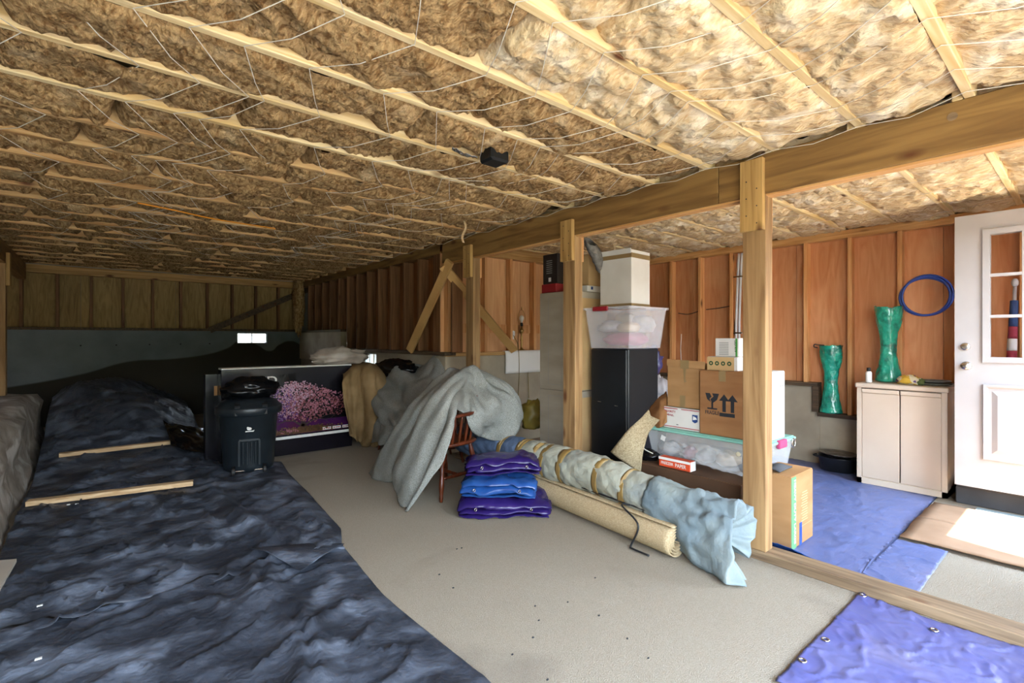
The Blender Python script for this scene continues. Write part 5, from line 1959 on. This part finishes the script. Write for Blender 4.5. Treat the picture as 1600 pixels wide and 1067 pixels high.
rows = [T(r_) for r_ in (
    [(618, 592, 2.97), (600, 576, 2.95), (585, 570, 2.93), (565, 568, 2.90), (548, 575, 2.84)],
    [(610, 590, 2.78), (592, 572, 2.72), (576, 567, 2.68), (556, 567, 2.60), (538, 574, 2.46)],
    [(605, 610, 2.62), (590, 582, 2.50), (572, 573, 2.42), (554, 576, 2.30), (535, 588, 2.16)],
    [(602, 645, 2.56), (588, 622, 2.44), (568, 610, 2.35), (552, 610, 2.25), (536, 615, 2.15)],
    [(598, 680, 2.55), (584, 672, 2.44), (566, 662, 2.36), (552, 650, 2.27), (540, 648, 2.18)],
    [(584, 702, 2.53), (572, 698, 2.45), (560, 692, 2.38), (552, 684, 2.30), (546, 676, 2.23)])]
mb = MB()
mb.grid(loft(rows, 60, 44, lambda u, v, p: .03 * sstep(.22, .5, u) * (1 - 2 * abs(math.sin(v * 9 + u * 2 + fbm(v * 3, u * 3, 2)))) + .012 * fbm(p.x * 5, p.y * 5, p.z * 5), .008))
ob = mb.build('brown_canvas', 'canvas', smooth=True, solid=.005, offset=0)
tag(ob, 'brown canvas draped over a chair next to the picture carton', 'canvas')
mb = MB()
mb.grid(lump((3.02 - .22, 5.55, .92), (.17, .45, .12), .25, 17, 18, 28, 2.6), closev=True)
ob = mb.build('black_bag', 'black_gloss', smooth=True)
tag(ob, 'dark plastic bag by the stud wall behind the grey felt', 'bag')
carton('low_carton', 'dark carton under the bag behind the draped chairs', 'carton', 2.68, 2.96, 5.25, 5.85, .005, .82, 'carton_dark', seam=False)

# ---------------------------------------------------------------- folded tarps
def folded(c0, L, W, H, layers, rz, mat, seed, label, amp=.017):
    path = []
    th = H / layers
    for k in range(layers):
        z = th * (k + .5)
        a, b = (-W / 2, W / 2) if k % 2 == 0 else (W / 2, -W / 2)
        sh = .02 * fbm(k * 1.7, seed)
        for q in range(9):
            t_ = q / 8
            path.append((a + (b - a) * t_ * 1.0 + (sh if q in (0, 8) else 0), z))
        if k < layers - 1:
            for q in range(1, 4):
                an = math.pi * q / 4
                path.append((b + math.copysign(th * .55 * math.sin(an), b) + sh, z + th * (1 - math.cos(an)) / 2))
    rot_ = Matrix.Translation(c0) @ Matrix.Rotation(rz, 4, 'Z')
    gg = []
    for i in range(34):
        x = -L / 2 + L * i / 33
        e = 1 - .10 * abs(2 * i / 33 - 1) ** 4
        row = []
        for j, (y, z) in enumerate(path):
            nz_ = fbm(x * 6 + seed, y * 6, z * 14 + seed, 3)
            rg = 1 - 2 * abs(noise.noise((x * 9, y * 7 + seed, z * 20)))
            dome = 1 - .30 * (abs(2 * x / L) ** 5) - .22 * (abs(y / (W / 2)) ** 5)
            row.append(rot_ @ Vector((x + .025 * nz_, y * e + .018 * nz_, max(.003, z * max(dome, .45) + amp * nz_ + amp * .6 * rg * (z > th)))))
        gg.append(row)
    mb = MB()
    mb.grid(gg)
    ob = mb.build('folded_tarp', mat, smooth=True, solid=.003, offset=0)
    tag(ob, label, 'tarp', 'folded tarps stacked on the carpet')
    for k in (0, 2):
        e_ = MB()
        p = rot_ @ Vector((L * (-.3 + .3 * k), -W / 2 - .005 - th * .4, H * .5))
        e_.tube([p + Vector((.010 * math.cos(a * .6283), 0, .010 * math.sin(a * .6283))) for a in range(10)], .003, 6, closed=True)
        e_.build('eyelet', 'nickel', ob, smooth=True)
    return ob


folded((2.38, 2.93, .004), .66, .50, .15, 5, R(-40), 'tarp_purple', 3, 'wide purple tarp folded flat at the bottom of the tarp stack')
folded((2.31, 2.90, .145), .54, .36, .135, 4, R(-44), 'tarp_bright', 8, 'bright blue folded tarp in the middle of the tarp stack')
folded((2.42, 3.00, .270), .56, .32, .13, 4, R(-34), 'tarp_purple', 13, 'purple folded tarp on top of the tarp stack')

# ---------------------------------------------------------------- rolled rug, taped blanket roll, black rod
ra, rb = Vector((2.612, 1.60, .098)), Vector((2.76, 3.30, .098))
ax = (rb - ra).normalized()
sx_ = Vector((ax.y, -ax.x, 0))
gg = []
for k in range(41):
    cpt = ra.lerp(rb, k / 40)
    row = []
    for j in range(150):
        a = j / 149 * 2 * math.pi * 4.4 - .6
        rr = .022 + .072 * (j / 149)
        row.append(cpt + sx_ * (math.cos(a) * rr) + UZ * (math.sin(a) * rr) )
    gg.append(row)
mb = MB()
mb.grid(gg)
ob = mb.build('rolled_rug', 'rug', smooth=True, solid=.005, offset=0)
tag(ob, 'beige carpet rolled up on the floor in front of the taped blanket roll', 'rug')

rd = thing('bent_rod', (2.66, 2.0, .15), 'thin black bent metal rod lying along the rolled beige carpet', 'rod')
mb = MB()
mb.tube([ra.lerp(rb, .02) + UZ * .112 - sx_ * -.02, ra.lerp(rb, .75) + UZ * .112 - sx_ * -.02], .006, 8)
mb.build('long_bar', 'black_wire', rd, smooth=True)
mb = MB()
h0 = ra.lerp(rb, .22) + UZ * .112 - sx_ * -.02
mb.tube(cr([h0, h0 - sx_ * .08 + UZ * .012, px(997, 820, 2.545), px(986, 852, 2.535), pz(988, 857, .012), pz(1014, 868, .012)], 40), .006, 8)
mb.build('bent_foot', 'black_wire', rd, smooth=True)


def axis_(t_):
    """centre line of the blanket roll, near end t=0 to far end t=1"""
    return Vector((2.785 + .03 * t_ + .01 * math.sin(t_ * 6), 1.62 + 2.5 * t_, .225 + .075 * sstep(0, .35, t_)))


br_ = thing('blanket_roll', (2.8, 2.6, .1), 'long roll wrapped in moving blankets bound with brown tape', 'roll')


def quilt_tube(t0, t1, n, r0, seed, mat, name):
    gg = []
    m_ = 56
    for i in range(n + 1):
        t_ = t0 + (t1 - t0) * i / n
        cpt = axis_(t_)
        L_ = t_ * 2.5
        row = []
        for j in range(m_):
            a = 2 * math.pi * j / m_
            d = Vector((math.cos(a), 0, math.sin(a)))
            s_ = a * r0
            qd = abs(math.sin((L_ + s_) * 24)) * abs(math.sin((L_ - s_) * 24))
            rr = r0 + .007 * qd ** .5 + .012 * fbm(L_ * 3, math.cos(a) * 1.2 + seed, math.sin(a) * 1.2) + .008 * (1 - 2 * abs(noise.noise((L_ * 7 + a, a * 1.2, seed))))
            for b in TAPES:
                rr -= .010 * math.exp(-((L_ + 1.62 - b) / .035) ** 2)
            row.append(cpt + d * rr)
        gg.append(row)
    mb = MB()
    mb.grid(gg, closev=True)
    mb.add(gg[-1], [tuple(range(m_))])
    return mb.build(name, mat, br_, smooth=True)


TAPES = (3.36, 3.12, 2.93, 2.84, 2.64, 2.285, 2.05, 1.83)
quilt_tube(.60, 1.0, 60, .130, 4, 'quilt_blue', 'blue_blanket')
quilt_tube(.06, .61, 110, .134, 9, 'quilt_grey', 'grey_blanket')
for b in TAPES:
    t_ = (b - 1.62) / 2.5
    gg = []
    for k, dl in enumerate((-.024, -.012, 0, .012, .024)):
        cpt = axis_(t_ + dl / 2.5)
        sk = random.uniform(-.02, .02)
        gg.append([cpt + Vector((math.cos(2 * math.pi * j / 40) * .1385, sk * math.sin(2 * math.pi * j / 40) + .002, math.sin(2 * math.pi * j / 40) * .1385)) for j in range(40)])
    mb = MB()
    mb.grid(gg, closev=True)
    mb.build('tape_band', 'tape_brown', br_, smooth=True, solid=.0015)
# loose end of the blanket spilling to the floor
gg = []
m_ = 72
for i in range(62):
    s_ = min(i / 45, 1.0)
    cl = max(0.0, (i - 45) / 16)
    t_ = .10 - .32 * s_
    cpt = axis_(max(t_, 0)) + Vector((0, min(t_, 0) * 2.5 * .62, 0)) - Vector((.05 * s_, 0, .02 * s_))
    row = []
    for j in range(m_):
        a = math.radians(-60 + 300 * j / (m_ - 1))       # from low back over the top to low front
        d = Vector((math.cos(a), 0, math.sin(a)))
        rr = .142 + s_ * (.02 + .020 * math.sin(a * 4 + 1) + .014 * math.sin(a * 7 + s_ * 3)) + .016 * s_ * (1 - 2 * abs(math.sin(a * 6 + s_ * 5))) + .016 * fbm(s_ * 5, a * 1.8, 5) + .012 * (1 - 2 * abs(noise.noise((s_ * 5 + a, a * 2.5, 3))))
        p = cpt + d * rr
        low = sstep(-.1, -1.0, math.sin(a)) if a > 1.5 else 0
        front = sstep(2.2, 4.1, a)
        p += Vector((-.03 * front * s_ ** 1.5, -.075 * front * s_ ** 2 * (1 + .5 * math.sin(a * 9)), -.20 * front * s_))
        p.z = max(p.z, .006 + .01 * (1 + math.sin(a * 9 + s_ * 8)) * .5)
        if cl:
            q_ = cpt + Vector((0, .05 + .10 * cl, -.03))
            p = p.lerp(q_ + Vector((.03 * math.cos(a), 0, .03 * math.sin(a))), cl ** 1.2)
            p.z = max(p.z, .008)
        row.append(p)
    gg.append(row)
mb = MB()
mb.grid(gg)
mb.build('loose_blanket_end', 'quilt_pale_blue', br_, smooth=True, solid=.006, offset=0)
mb = MB()
mb.grid(lump(axis_(0) + Vector((.01, .02, -.01)), (.06, .05, .06), .1, 3, 12, 18), closev=True)
mb.build('dark_core', 'dark_grey', br_, smooth=True)
